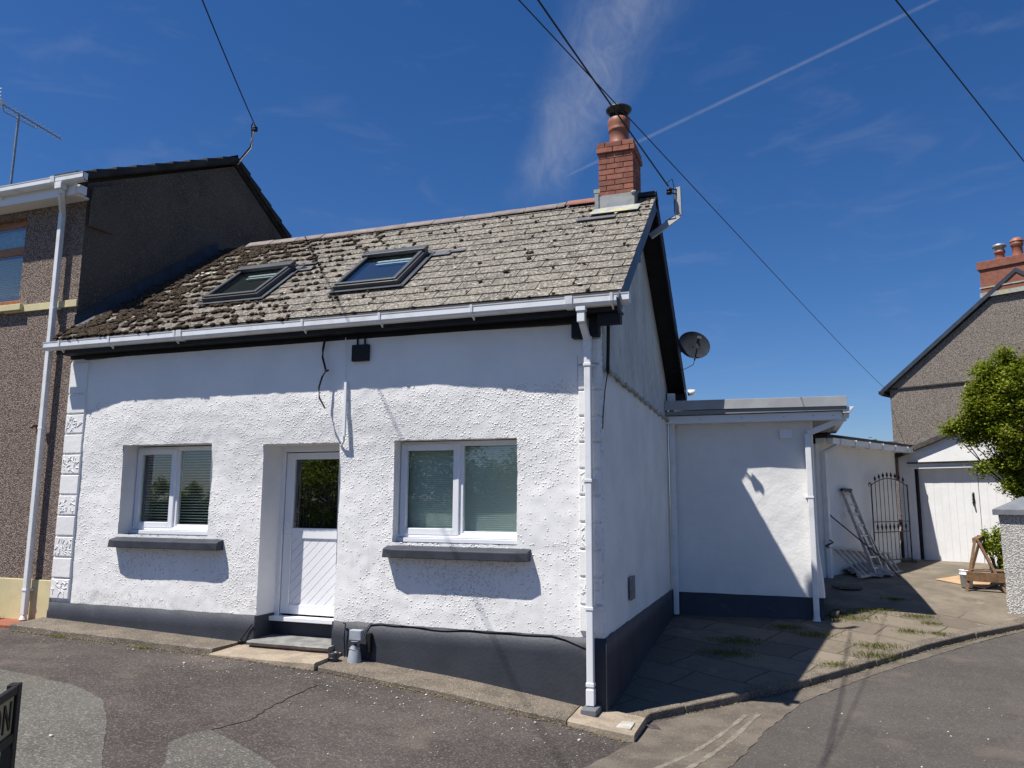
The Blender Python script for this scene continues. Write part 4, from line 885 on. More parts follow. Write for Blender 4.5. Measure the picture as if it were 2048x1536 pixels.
# ============================================================ neighbouring house on the left
nb = thing('terraced_house', 'tall brown pebbledashed neighbouring house with cream base, joined to the cottage', 'house', (-12, 7.6, -1.6))
GD = Vector((.6, 2.3, 0)) / 2.3; GX = lambda y: -9.065 + (y - 7.6) * GD.x        # line of its party gable
nw = MB()       # front wall with a window opening
WX0, WX1, WZ0, WZ1 = -11.6, -10.19, 2.70, 4.0
xs = [-15.5, WX0, WX1, -9.065]; zs = [-2.3, WZ0, WZ1, 4.42]
for i in range(3):
    for j in range(3):
        if i == 1 and j == 1: continue
        nw.add([(xs[i], 7.6, zs[j]), (xs[i + 1], 7.6, zs[j]), (xs[i + 1], 7.6, zs[j + 1]), (xs[i], 7.6, zs[j + 1])], [(0, 1, 2, 3)])
nw.add([(WX1, 7.6, WZ0), (WX1, 7.78, WZ0), (WX1, 7.78, WZ1), (WX1, 7.6, WZ1), (WX0, 7.6, WZ1), (WX0, 7.78, WZ1), (WX0, 7.78, WZ0), (WX0, 7.6, WZ0)], [(3, 2, 1, 0), (3, 4, 5, 2), (0, 1, 6, 7)])
obj('front_wall', nw, PEB1, nb)
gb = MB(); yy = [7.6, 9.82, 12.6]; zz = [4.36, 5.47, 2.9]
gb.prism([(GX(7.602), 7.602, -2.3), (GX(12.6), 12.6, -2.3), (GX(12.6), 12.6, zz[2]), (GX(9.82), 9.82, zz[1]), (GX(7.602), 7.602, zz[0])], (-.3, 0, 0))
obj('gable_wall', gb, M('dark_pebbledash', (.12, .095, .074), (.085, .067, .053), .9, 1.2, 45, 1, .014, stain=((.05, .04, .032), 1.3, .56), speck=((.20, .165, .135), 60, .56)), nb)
m = MB(); m.box(-15.5, -9.05, 7.575, 7.6, -2.2, -1.06); obj('plinth', m, CREAM, nb, .006)
m = MB(); m.box(-10.42, -9.05, 7.57, 7.6, 2.58, 2.68); obj('string_course', m, CREAM, nb, .004)
wn = MB(); ring(wn, WX0, WX1, WZ0, WZ1, 7.68, 7.75, .10); wn.box(WX0 + .1, WX1 - .1, 7.68, 7.75, 3.48, 3.60)
wo = obj('window', wn, BROWNW, nb, .006)
m = MB(); m.box(WX0 + .1, WX1 - .1, 7.70, 7.71, WZ0 + .1, 3.48); m.box(WX0 + .1, WX1 - .1, 7.70, 7.71, 3.6, WZ1 - .1); obj('glass', m, GLASS, wo)
slats(WX0 + .1, WX1 - .1, WZ0 + .1, 3.48, 7.80, 26, M('light_blind', (.85, .88, .92), None, .5), wo)
m = MB(); m.box(WX0 + .1, WX1 - .1, 7.78, 7.80, 3.6, WZ1 - .1); obj('net_curtain', m, M('lace', (.45, .5, .55), (.3, .34, .38), .8, 14), wo)
m = MB(); m.box(WX0 - .1, WX1 + .14, 7.52, 7.7, 2.60, 2.69); obj('window_sill', m, CREAM, wo, .006)
m = MB(); m.add([(WX0, 8.0, WZ0), (WX1, 8.0, WZ0), (WX1, 8.0, WZ1), (WX0, 8.0, WZ1)], [(0, 1, 2, 3)]); obj('dark_room_backing', m, DARKG, wo)
# roof
rf = MB(); rt_ = [(7.36, 4.32), (9.82, 5.55), (12.7, 2.90)]
P = [(rt_[0][0], rt_[0][1] - .02), (rt_[0][0], rt_[0][1] + .05), (rt_[1][0], rt_[1][1] + .05), (rt_[2][0], rt_[2][1] + .05), (rt_[2][0], rt_[2][1] - .02), (rt_[1][0], rt_[1][1] - .03)]
L_ = [(-15.6, y, z) for y, z in P]; R_ = [(GX(max(y, 7.5)) + .02, y, z) for y, z in P]
rf.add(L_ + R_, [(i, (i + 1) % 6, (i + 1) % 6 + 6, i + 6) for i in range(6)] + [(5, 4, 3, 2), (5, 2, 1, 0), (11, 8, 9, 10), (11, 6, 7, 8)])
nr = obj('roof', rf, TILED, nb)
vt = MB()
for (a, b) in ((rt_[0], rt_[1]), (rt_[1], rt_[2])):
    n = int(math.hypot(b[0] - a[0], b[1] - a[1]) / .30)
    for k in range(n + 1):
        t0, t1 = k / n, min(1, (k + 1.15) / n); y0, z0 = a[0] + (b[0] - a[0]) * t0, a[1] + (b[1] - a[1]) * t0; y1, z1 = a[0] + (b[0] - a[0]) * t1, a[1] + (b[1] - a[1]) * t1
        up1, up2 = (.115, .075) if b[1] > a[1] else (.075, .115)
        j = random.uniform(-.008, .008)
        vt.hexa([(GX(max(y0, 7.5)) - .35, y0, z0), (GX(max(y0, 7.5)) + .07 + j, y0, z0), (GX(max(y1, 7.5)) + .07 + j, y1, z1), (GX(max(y1, 7.5)) - .35, y1, z1), (GX(max(y0, 7.5)) - .35, y0, z0 + up1), (GX(max(y0, 7.5)) + .07 + j, y0, z0 + up1), (GX(max(y1, 7.5)) + .07 + j, y1, z1 + up2), (GX(max(y1, 7.5)) - .35, y1, z1 + up2)])
obj('verge_tiles', vt, TILED, nr)
m = MB()
for k in range(14): x = -8.95 - k * .46; m.prism([(x, 9.70, 5.60), (x, 9.82, 5.70), (x, 9.94, 5.58)], (-.45, 0, 0))
obj('ridge_tiles', m, TILED, nr)
m = MB(); m.box(-15.6, -9.02, 7.36, 7.39, 4.10, 4.28); m.box(-15.6, -9.02, 7.392, 7.6, 4.10, 4.13); m.box(-9.018, -8.96, 7.38, 7.50, 4.12, 4.24); obj('fascia', m, UPVC, nr, .004)
gutter(-15.6, -8.76, 7.24, 4.34, nr, (-13, -12, -11.2, -10.4), (-9.35,))
m = MB(); m.prism([(-9.0, 7.6, 3.72), (-9.0, 8.15, 3.72), (-9.0, 8.15, 4.55), (-9.0, 7.6, 4.28)], (.05, 0, 0)); obj('corbel', m, bpy.data.materials['dark_pebbledash'], nb, .01)
d3 = pipe(nb, [(-9.20, 7.30, 4.24), (-9.20, 7.31, 4.10), (-9.385, 7.50, 3.93), (-9.385, 7.51, -1.50)], .068, (2.55, .9, -1.2), 'tall white downpipe at the right edge of the neighbouring house')
m = MB(); m.tube([(-9.385, 7.51, -1.50), (-9.385, 7.50, -1.56)], [.03, .05], 10); obj('pipe_foot', m, GUTTER, d3); m = MB(); m.box(-9.26, -9.14, 7.24, 7.34, 4.16, 4.25); obj('hopper', m, GUTTER, d3, .005)
m = MB(); m.tube([(-9.60, 7.6, .96), (-9.60, 7.54, .96), (-9.60, 7.52, .93)], .024, 10); obj('overflow_pipe', m, M('brown_pipe', (.12, .07, .05), None, .6), nb)
# aerial
ae = thing('tv_aerial', 'tv aerial on a thin mast above the neighbouring roof at upper left', 'aerial', (-13.3, 9.55, 5.3))
m = MB(); m.tube([(-13.33, 9.55, 4.9), (-13.31, 9.55, 7.08)], .022, 8); obj('mast', m, GALV, ae)
A0, A1 = Vector((-13.25, 9.0, 7.12)), Vector((-13.44, 10.55, 7.10)); m = MB(); m.bar(A0, A1, .018); dd = (A1 - A0).normalized(); pp_ = Vector((dd.y, -dd.x, 0)); obj('boom', m, GALV, ae)
m = MB()
for k in range(15):
    c = A0.lerp(A1, .12 + k * .062); L = .16 - k * .004; m.bar(c - pp_ * L, c + pp_ * L, .007); 
    if k % 2: m.bar(c - Vector((0, 0, .05)), c + Vector((0, 0, .05)), .007)
obj('director_rods', m, GALV, ae)['kind'] = 'stuff'
m = MB()
for sg in (-1, 1):
    for k in range(3): m.bar(A0 + Vector((0, -.02, .03 + .07 * k)) * 1 + pp_ * -.2 if sg > 0 else A0 + Vector((0, -.02, -.03 - .07 * k)) - pp_ * .2, A0 + Vector((0, -.02, .03 + .07 * k)) + pp_ * .2 if sg > 0 else A0 + Vector((0, -.02, -.03 - .07 * k)) + pp_ * .2, .012)
m.bar(A0 + Vector((0, -.02, -.2)), A0 + Vector((0, -.02, .2)), .012); m.box(-13.33, -13.17, 9.05, 9.13, 7.03, 7.17)
obj('reflector', m, UPVC, ae)
m = MB(); m.tube([A0 + dd * .2, A0 + dd * .25 - Vector((0, 0, .12)), A0 + dd * .5 - Vector((0, 0, .1)), A0 + dd * .95 - Vector((0, 0, .08)), A0 + dd * 1.0], .009, 6); obj('brace', m, GALV, ae)
# flower bush at the neighbour's wall
def leaves(m, c, rad, n, size, clumps=12, r=None, flat=.6, shell=.35):
    r = r or random; c = Vector(c)
    C_ = []
    for _ in range(clumps):
        d = Vector((r.gauss(0, 1), r.gauss(0, 1), r.gauss(0, 1))).normalized() * (shell + (1 - shell) * r.random() ** .6)
        C_.append((Vector((d.x * rad[0], d.y * rad[1], d.z * rad[2])), r.uniform(.16, .34)))
    for i in range(n):
        k, w = C_[r.randrange(clumps)]
        p = c + k + Vector((r.gauss(0, 1) * rad[0], r.gauss(0, 1) * rad[1], r.gauss(0, .8) * rad[2])) * w * .75
        a = Vector((r.gauss(0, 1), r.gauss(0, 1), r.gauss(0, .6))).normalized(); b = a.cross(Vector((r.gauss(0, 1), r.gauss(0, 1), r.gauss(0, 1)))).normalized()
        s = size * r.uniform(.6, 1.3)
        m.add([p - a * s, p + b * s * .45, p + a * s, p - b * s * .45], [(0, 1, 2, 3)])
fb = thing('flower_bush', 'small red-flowered bush by the cream wall base at the far left', 'bush', (-10.02, 7.3, -1.55))
m = MB(); leaves(m, (-10.05, 7.32, -1.33), (.24, .16, .25), 1300, .03, 10); obj('foliage', m, LEAF2, fb)
m = MB()
for k in range(16): m.blob((-10.0 + random.gauss(0, .12), 7.18 + random.gauss(0, .06), -1.22 + random.gauss(0, .1)), .02, .02, .02)
obj('flowers', m, M('red_petals', (.55, .03, .02), None, .6), fb)['kind'] = 'stuff'

# ============================================================ side extension
ex = thing('side_extension', 'flat-roofed white side extension behind the cottage with grey trim and dark base', 'extension', (-.7, 12.16, -1.7))
m = MB(); V = []; nx, nz_ = 50, 60
for j in range(nz_ + 1):
    for i in range(nx + 1):
        z = -1.36 + 2.62 * j / nz_; fl_ = .055 * (1 - sm01(z, -1.36, -.5)); x = -1.77 + (2.09 + fl_) * i / nx
        V.append((x, 12.16 + .012 * noise.noise(Vector((x * 1.7, z * 1.7, 4))) + .004 * noise.noise(Vector((x * 7, z * 7, 4))), z))
m.add(V, [(j * (nx + 1) + i, j * (nx + 1) + i + 1, (j + 1) * (nx + 1) + i + 1, (j + 1) * (nx + 1) + i) for j in range(nz_) for i in range(nx)], True)
SW = []
for j in range(nz_ + 1):
    e = V[j * (nx + 1) + nx]; SW += [e, (e[0] + .02, 12.22, e[2]), (e[0] - .015, 15.5, e[2])]
m.add(SW, [(j * 3 + k, j * 3 + k + 1, (j + 1) * 3 + k + 1, (j + 1) * 3 + k) for j in range(nz_) for k in range(2)], True)
m.add([(-1.77, 15.5, -2), (.33, 15.5, -2), (.33, 15.5, 1.26), (-1.77, 15.5, 1.26)], [(3, 2, 1, 0)])
obj('front_wall', m, EXTW, ex)
m = MB(); V = []
for i in range(41):
    x = -1.77 + 2.135 * i / 40; zt = -1.362 + .012 * noise.noise(Vector((x * 2, 1, 1))); V += [(x, 12.165, zt + .002), (x, 12.145, zt), (x, 12.14, -2.1)]
m.add(V, [(i * 3 + k, i * 3 + k + 1, (i + 1) * 3 + k + 1, (i + 1) * 3 + k)[::-1] for i in range(40) for k in range(2)], True); m.box(.33, .36, 12.16, 15.5, -2.1, -1.37)
obj('plinth', m, DARKP, ex)
er = MB(); er.box(-1.77, .80, 11.86, 15.6, 1.30, 1.36); er.box(-1.76, .72, 12.0, 15.5, 1.22, 1.30); er = obj('roof', er, M('roof_felt', (.25, .26, .27), None, .8), ex)
m = MB(); m.hexa([(-1.77, 11.84, 1.375), (.81, 11.84, 1.355), (.81, 11.865, 1.355), (-1.77, 11.865, 1.375), (-1.77, 11.84, 1.52), (.81, 11.84, 1.50), (.81, 11.865, 1.50), (-1.77, 11.865, 1.52)]); m.box(.79, .81, 11.866, 15.6, 1.357, 1.50); m.hexa([(-1.77, 11.866, 1.49), (.79, 11.866, 1.47), (.79, 15.6, 1.47), (-1.77, 15.6, 1.49), (-1.77, 11.866, 1.50), (.79, 11.866, 1.48), (.79, 15.6, 1.48), (-1.77, 15.6, 1.50)])
obj('roof_trim', m, M('grey_roof_trim', (.40, .41, .42), (.33, .34, .35), .5, 3), er, .003)
m = MB(); m.box(-1.77, .735, 11.92, 11.945, 1.175, 1.29); m.box(-1.77, .735, 11.95, 12.16, 1.185, 1.20); obj('fascia', m, UPVC, er, .003)
m = MB()
for x in (-1.25, -.65, -.05, .35, .62): m.lathe((x, 11.918, 1.235), [(0, 0), (.008, 0), (.006, .004), (0, .005)], 8, axis=(0, -1, 0))
obj('fixing_screws', m, GREYP, er)['kind'] = 'stuff'
m = MB(); m.prism([(.745, 11.87, 1.345), (.745, 11.87, 1.26), (.83, 11.87, 1.26), (.90, 11.87, 1.345)], (0, 3.6, 0)); obj('gutter', m, GUTTER, er, .004)
d4 = pipe(ex, [(.80, 12.0, 1.27), (.79, 12.02, 1.20), (.262, 12.09, .99), (.262, 12.09, -1.62)], .08, (.05,), 'white square downpipe down the right edge of the extension')
m = MB(); m.tube([(.262, 12.09, -1.60), (.262, 12.08, -1.68)], [.04, .055], 10); obj('pipe_foot', m, GUTTER, d4)
m = MB(); m.hexa([(-.125, 12.10, .93), (.045, 12.10, .93), (.045, 12.17, .93), (-.125, 12.17, .93), (-.125, 12.13, 1.07), (.045, 12.13, 1.07), (.045, 12.17, 1.07), (-.125, 12.17, 1.07)]); 
tag(obj('vent_cowl', m, UPVC, None, .006), 'small white square vent high on the extension wall', 'vent')

# ============================================================ rear extension
RU = Vector((.469, .883, 0)); RN = Vector((.883, -.469, 0)); Z3 = Vector((0, 0, 1)); B0 = Vector((.45, 14.83, 0))
def rx(s_, o, z): return B0 + RU * s_ + RN * o + Z3 * z
rn_ = thing('rear_extension', 'low white rear extension with a gutter, behind the side extension', 'extension', B0 + Vector((0, 0, -1.4)))
def rbox(m, s0, s1, o0, o1, z0, z1): return m.hexa([rx(s0, o1, z0), rx(s1, o1, z0), rx(s1, o0, z0), rx(s0, o0, z0), rx(s0, o1, z1), rx(s1, o1, z1), rx(s1, o0, z1), rx(s0, o0, z1)])
m = MB(); rbox(m, 0, 3.45, -3, 0, -1.7, 1.03); obj('wall', m, EXTW, rn_)
m = MB(); rbox(m, -.05, 3.85, -3, .26, 1.13, 1.19); rr = obj('roof', m, TILED, rn_)
m = MB(); rbox(m, 0, 3.7, .001, .17, 1.03, 1.129); obj('fascia', m, UPVC, rr, .003)
m = MB(); P = [(.18, 1.125), (.19, 1.06), (.23, 1.02), (.29, 1.02), (.31, 1.125)]
m.prism([rx(.05, o_, z) for o_, z in P], RU * 3.85); g5 = obj('gutter', m, GUTTER, rr)
for k in range(6):
    b = MB(); b.prism([rx(.35 + .6 * k, o_, z) for o_, z in [(.17, 1.13), (.175, 1.05), (.22, 1.0), (.30, 1.0), (.325, 1.13)]], RU * .035); obj('gutter_bracket', b, GUTTER, g5)
d5 = MB(); d5.bar(rx(.28, .24, 1.02), rx(.28, .24, .98), .07, .07, RN); d5.bar(rx(.28, .24, .99), rx(.16, .07, .88), .07, .07, RN); d5.bar(rx(.16, .07, .90), rx(.16, .07, -1.38), .075, .075, RN); obj('downpipe', d5, GUTTER, rn_, .006)

# ============================================================ garage
GU = Vector((.883, -.469, 0)); GV = Vector((.469, .883, 0)); G0 = Vector((2.17, 18.17, 0))
def gx(u_, v_, z): return G0 + GU * u_ + GV * v_ + Z3 * z
def gbox(m, u0, u1, v0, v1, z0, z1): return m.hexa([gx(u0, v0, z0), gx(u1, v0, z0), gx(u1, v1, z0), gx(u0, v1, z0), gx(u0, v0, z1), gx(u1, v0, z1), gx(u1, v1, z1), gx(u0, v1, z1)])
ga = thing('garage', 'white garage with boarded double doors and a low pitched dark verge', 'garage', G0 + Vector((0, 0, -1.2)))
GW = 3.05; ap_ = GW / 2; zg = lambda u_: .93 + .385 * min(u_, GW - u_)
m = MB()
def gprism(m, P, v0, v1): return m.prism([gx(a, v0, b) for a, b in P], GV * (v1 - v0))
gprism(m, [(0, -1.7), (.30, -1.7), (.30, .70), (0, .70)], 0, .2); gprism(m, [(2.62, -1.7), (GW, -1.7), (GW, .70), (2.62, .70)], 0, .2)
gprism(m, [(0, .70), (GW, .70), (GW, zg(0)), (ap_, zg(ap_)), (0, zg(0))], 0, .2)
gbox(m, 0, .15, .2, 5, -1.7, .93); gbox(m, GW - .15, GW, .2, 5, -1.7, .93); gbox(m, .15, GW - .15, 4.8, 5, -1.7, .93)
obj('front_wall', m, WALLG, ga)
m = MB(); gbox(m, .22, 2.72, -.03, .0, .735, .80); lt = obj('lintel', m, UPVC, ga, .004)
m = MB(); gbox(m, .20, 2.74, -.09, 0, .80, .825); obj('drip_board', m, BLACK, lt)
m = MB(); gbox(m, .22, 2.72, -.045, .0, .69, .733); obj('door_head', m, UPVC, lt, .003)
for sg, (a, b) in enumerate(((.345, 1.445), (1.455, 2.62))):
    m = MB(); n = 8; w = (b - a) / n
    for k in range(n): gbox(m, a + k * w + .0012, a + (k + 1) * w - .0012, .10 + random.uniform(0, .003), .112, -1.17, .70)
    gbox(m, a, b, .1125, .15, -1.17, .70)
    dd_ = obj('garage_door', m, PAINTW, ga)
    if sg == 0:
        m = MB(); gbox(m, 1.335, 1.365, .085, .10, -.02, .20); m.tube([gx(1.35, .09, .17), gx(1.35, .03, .16), gx(1.35, .03, .04), gx(1.35, .09, .03)], .010, 6); m.tube([gx(1.345, .06, .02), gx(1.36, .05, -.07)], [.018, .014], 8); obj('door_handle', m, IRON, dd_)
m = MB(); gbox(m, .301, .345, .02, .12, -1.2, .69); obj('door_jamb', m, BLACK, ga)
m = MB(); gbox(m, -.05, 3.1, .05, .6, -1.75, -1.18); gbox(m, -.20, .36, -.35, .10, -1.6, -1.16); obj('threshold', m, CONC, ga, .01)
m = MB()
for P in ([(-.20, .855), (ap_, zg(ap_)), (ap_, zg(ap_) + .10), (-.20, .955)], [(ap_, zg(ap_)), (GW + .2, .855), (GW + .2, .955), (ap_, zg(ap_) + .10)]): gprism(m, P, -.10, 5.1)
obj('roof', m, M('roof_sheet_dark', (.05, .045, .04), (.09, .085, .075), .85, 8, 40, .5, .006), ga)
m = MB(); gbox(m, -.14, -.05, -.05, .05, .45, .80); obj('brick_pier', m, BRICK, ga, .004)
rb_ = thing('rubble_heap', 'dark heap of bricks and boards between the gate and the garage', 'rubble', gx(-.12, .5, -1.3))
m = MB()
for k in range(22): c = gx(random.uniform(-.28, -.02), random.uniform(.15, .9), -1.3 + .9 * random.random() ** 1.7); m.obox(c, Vector((random.uniform(.04, .12), .03, random.uniform(-.03, .03))), Vector((-.03, random.uniform(.04, .09), 0)), Vector((0, random.uniform(-.02, .02), random.uniform(.03, .11))))
obj('bricks', m, BRICK, rb_); 
m = MB(); m.bar(gx(-.10, .3, -1.35), gx(-.12, .5, -.55), .22, .02, GV); m.bar(gx(-.20, .25, -1.35), gx(-.12, .45, -.2), .05, .03, GV); obj('boards', m, TILED, rb_)

# ============================================================ far house
H0 = Vector((3.3, 28.555, 0))
def hx(u_, v_, z): return H0 + GU * u_ + GV * v_ + Z3 * z
fh = thing('house', 'grey pebbledashed house with a red chimney stack, behind the garage', 'house', H0 + Vector((0, 0, -1.2)))
HW = 8.0; HM = 4.0; zh = lambda u_: 3.72 + .80 * min(u_, HW - u_)
m = MB(); m.prism([hx(a, 0, b) for a, b in [(0, -1.8), (HW, -1.8), (HW, 3.78), (HM, zh(HM)), (0, 3.78)]], GV * 8); obj('wall', m, PEB2, fh)
m = MB(); m.prism([hx(a, -.035, b) for a, b in [(.02, 3.80), (HW, 3.80), (HM, zh(HM))]], GV * .035); obj('gable_panel', m, PEB2, fh)
m = MB(); m.prism([hx(a, -.05, b) for a, b in [(-.02, 3.755), (HW, 3.755), (HW, 3.80), (-.02, 3.80)]], GV * .05); obj('drip_course', m, TILED, fh)
m = MB()
for P in ([(-.24, 3.60), (HM, zh(HM) + .06), (HM, zh(HM) + .20), (-.24, 3.76)], [(HM, zh(HM) + .06), (HW + .24, 3.60), (HW + .24, 3.76), (HM, zh(HM) + .20)]): m.prism([hx(a, -.16, b) for a, b in P], GV * 8.3)
hr = obj('roof', m, M('blue_slate', (.045, .055, .075), (.03, .037, .05), .5, 4), fh)
m = MB(); m.prism([hx(a, -.20, b) for a, b in [(-.30, 3.62), (-.20, 3.55), (-.12, 3.62), (-.12, 3.72), (-.30, 3.72)]], GV * 8.3); obj('gutter', m, IRON, hr)
m = MB(); m.prism([hx(a, -.13, b) for a, b in [(3.02, 6.40), (4.98, 6.40), (4.98, 7.42), (3.02, 7.42)]], GV * .75); fc = obj('chimney', m, M('far_brick', (.27, .105, .07), (.20, .08, .055), .85, 7, 30, .5, .006), fh)
m = MB(); m.prism([hx(a, -.18, b) for a, b in [(2.96, 7.24), (5.04, 7.24), (5.04, 7.50), (2.96, 7.50)]], GV * .85); obj('chimney_cap', m, bpy.data.materials['far_brick'], fc, .01)
for z0, z1 in ((6.36, 6.50), (6.64, 6.68)):
    m = MB(); m.prism([hx(a, -.15, b) for a, b in [(2.98, z0), (5.02, z0), (5.02, z1), (2.98, z1)]], GV * .02); obj('lead_flashing', m, LEAD, fc)
for k, (uu, r, h_) in enumerate(((3.52, .15, .34), (4.0, .17, .52), (4.42, .16, .45), (4.8, .15, .4))):
    m = MB(); c = hx(uu, .25, 7.5); m.lathe(c, [(r, 0), (r * .88, .04), (r * .82, h_ * .7), (r * 1.05, h_ * .78), (r * 1.05, h_), (r * .8, h_), (r * .8, h_ - .2)], 16); p_ = obj('chimney_pot', m, TERRA, fc)
    if k == 0: m = MB(); m.lathe(c + Vector((0, 0, h_)), [(r * .9, 0), (r * .9, .1), (r * 1.35, .12), (r * 1.2, .2), (0, .26)], 16); obj('pot_cowl', m, GALV, p_)
    if k == 1: m = MB(); m.lathe(c + Vector((0, 0, h_)), [(r * 1.15, 0), (r * 1.1, .05), (r * .6, .13), (0, .16)], 16); obj('pot_hood', m, TERRA, p_)
# a lower slate roof and trees seen between
lo = thing('outbuilding', 'low dark-roofed outbuilding just visible beyond the rear extension', 'outbuilding', (2.9, 26.5, -1.2))
m = MB(); m.box(.5, 3.2, 26.2, 29, -1.8, 1.25); obj('wall', m, PEB2, lo)
m = MB(); m.prism([(.2, 26.0, 1.2), (.2, 27.6, 1.95), (.2, 29.2, 1.25), (.2, 27.6, 1.8)], (3.1, 0, 0)); obj('roof', m, TILED, lo)

# ============================================================ gate pillar and hedge wall
gp_ = thing('gate_pillar', 'pale pebbledashed gate pillar with a grey pyramid cap', 'pillar', (3.4, 13.6, -1.7))
PU = Vector((.883, -.469, 0)) * 1; PV = Vector((.469, .883, 0))
def pxp(u_, v_, z): return Vector((2.93, 13.52, 0)) + PU * u_ + PV * v_ + Z3 * z
def pbox(m, u0, u1, v0, v1, z0, z1): return m.hexa([pxp(u0, v0, z0), pxp(u1, v0, z0), pxp(u1, v1, z0), pxp(u0, v1, z0), pxp(u0, v0, z1), pxp(u1, v0, z1), pxp(u1, v1, z1), pxp(u0, v1, z1)])
m = MB(); n = 20; V = []
for k in range(n + 1):
    z = -1.85 + 1.67 * k / n; e = .02 * noise.noise(Vector((1, z * 3, 2))); V += [pxp(0 + e, 0 + e, z), pxp(.52 + e, 0, z), pxp(.52, .52, z), pxp(0 + e, .52, z)]
m.add(V, [(k * 4 + j, k * 4 + (j + 1) % 4, (k + 1) * 4 + (j + 1) % 4, (k + 1) * 4 + j) for k in range(n) for j in range(4)]); obj('shaft', m, PEBW, gp_)
m = MB(); pbox(m, -.07, .59, -.07, .59, -.18, -.10); m.add([pxp(-.07, -.07, -.10), pxp(.59, -.07, -.10), pxp(.59, .59, -.10), pxp(-.07, .59, -.10), pxp(.26, .26, .10)], [(0, 1, 4), (1, 2, 4), (2, 3, 4), (3, 0, 4)]); obj('cap', m, M('cap_paint', (.17, .18, .20), (.13, .14, .155), .6, 5), gp_, .006)
m = MB(); m.hexa([pxp(.53, .1, -1.9), pxp(5, .1, -1.9), pxp(5, .32, -1.9), pxp(.53, .32, -1.9), pxp(.53, .1, -.55), pxp(5, .1, -.45), pxp(5, .32, -.45), pxp(.53, .32, -.55)])
tag(obj('garden_wall', m, PEBW), 'pale pebbledashed garden wall running right from the gate pillar', 'wall')
# bush
tr_ = thing('garden_tree', 'bright green leafy tree rising behind the gate pillar', 'tree', (3.95, 15.4, -1.3))
rr_ = random.Random(3); m = MB(); ml = MB(); md = MB()
tb = Vector((3.88, 15.6, -1.4)); fork = Vector((3.82, 15.55, .0)); m.tube([tb, tb.lerp(fork, .5) + Vector((.03, 0, 0)), fork], [.085, .07, .06], 10)
lobes = [((3.45, 15.35, 1.40), .42), ((3.85, 15.3, .85), .40), ((4.3, 15.3, 2.0), .5), ((3.7, 15.3, 2.0), .42), ((3.15, 15.4, 1.60), .24), ((3.52, 15.4, 2.10), .42), ((4.05, 15.6, 2.25), .5), ((3.30, 15.4, 1.70), .38), ((3.75, 15.3, 1.60), .5), ((4.35, 15.5, 1.65), .6), ((3.22, 15.5, 1.22), .26), ((3.62, 15.4, 1.02), .42), ((4.1, 15.4, 1.05), .5), ((3.72, 15.5, .62), .30), ((4.15, 15.5, .5), .42), ((3.98, 15.45, .30), .26), ((4.8, 15.6, 1.2), .6), ((4.6, 15.5, 2.1), .5), ((3.36, 15.4, 2.28), .2), ((3.42, 15.45, .62), .16), ((3.62, 15.4, .30), .18), ((3.0, 15.4, 1.38), .13), ((2.80, 15.4, 1.33), .10), ((2.68, 15.4, 1.28), .07), ((2.98, 15.45, 1.12), .10), ((3.15, 15.4, .60), .06), ((3.72, 15.4, .12), .12), ((3.12, 15.4, 1.92), .14), ((3.65, 15.4, 2.55), .12), ((4.2, 15.5, 2.75), .18)]
for (c, r) in lobes:
    r *= 1.12; c = Vector(c); mid = fork.lerp(c, .5) + Vector((rr_.gauss(0, .06), rr_.gauss(0, .06), -.05)); m.tube([fork, mid, c], [.035 if r > .3 else .018, .02 if r > .3 else .01, .005], 6)
    n = int(26000 * (r ** 2) + 400)
    tips = [c + Vector((rr_.gauss(0, 1), rr_.gauss(0, .9), rr_.gauss(0, .9))).normalized() * r * rr_.uniform(.35, 1.08) for _ in range(max(6, int(46 * r)))]
    for q_ in tips[::2]: m.tube([c, c.lerp(q_, .5) + Vector((0, 0, .02)), q_], [.007, .005, .002], 4, False)
    for _ in range(n):
        q_ = tips[rr_.randrange(len(tips))]; p = q_.lerp(c, rr_.random() ** 1.3 * .8) + Vector((rr_.gauss(0, .075), rr_.gauss(0, .075), rr_.gauss(0, .065)))
        a = Vector((rr_.gauss(0, 1), rr_.gauss(0, 1), rr_.gauss(0, .5))).normalized(); b = a.cross(Vector((rr_.gauss(0, .5), rr_.gauss(0, .5), 1))).normalized(); s_ = rr_.uniform(.018, .036)
        (md if rr_.random() < .16 else ml).add([p - a * s_, p + b * s_ * .55, p + a * s_, p - b * s_ * .55], [(0, 1, 2, 3)])
obj('trunk', m, BARK, tr_); obj('crown', ml, LEAF, tr_); obj('bronze_leaves', md, LEAFR, tr_)['kind'] = 'stuff'
pt = thing('garden_plant', 'leafy green plant behind the sawhorse, against the gate pillar', 'plant', (3.25, 15.45, -1.35))
m = MB(); leaves(m, (3.26, 15.4, -.80), (.20, .15, .42), 1500, .035, 14, rr_); obj('foliage', m, LEAF, pt)
m = MB()
for k in range(6): m.tube([(3.26, 15.42, -1.38), (3.22 + rr_.gauss(0, .05), 15.4, -1.0), (3.25 + rr_.gauss(0, .12), 15.4, -.55)], .007, 5)
obj('stems', m, BARK, pt)

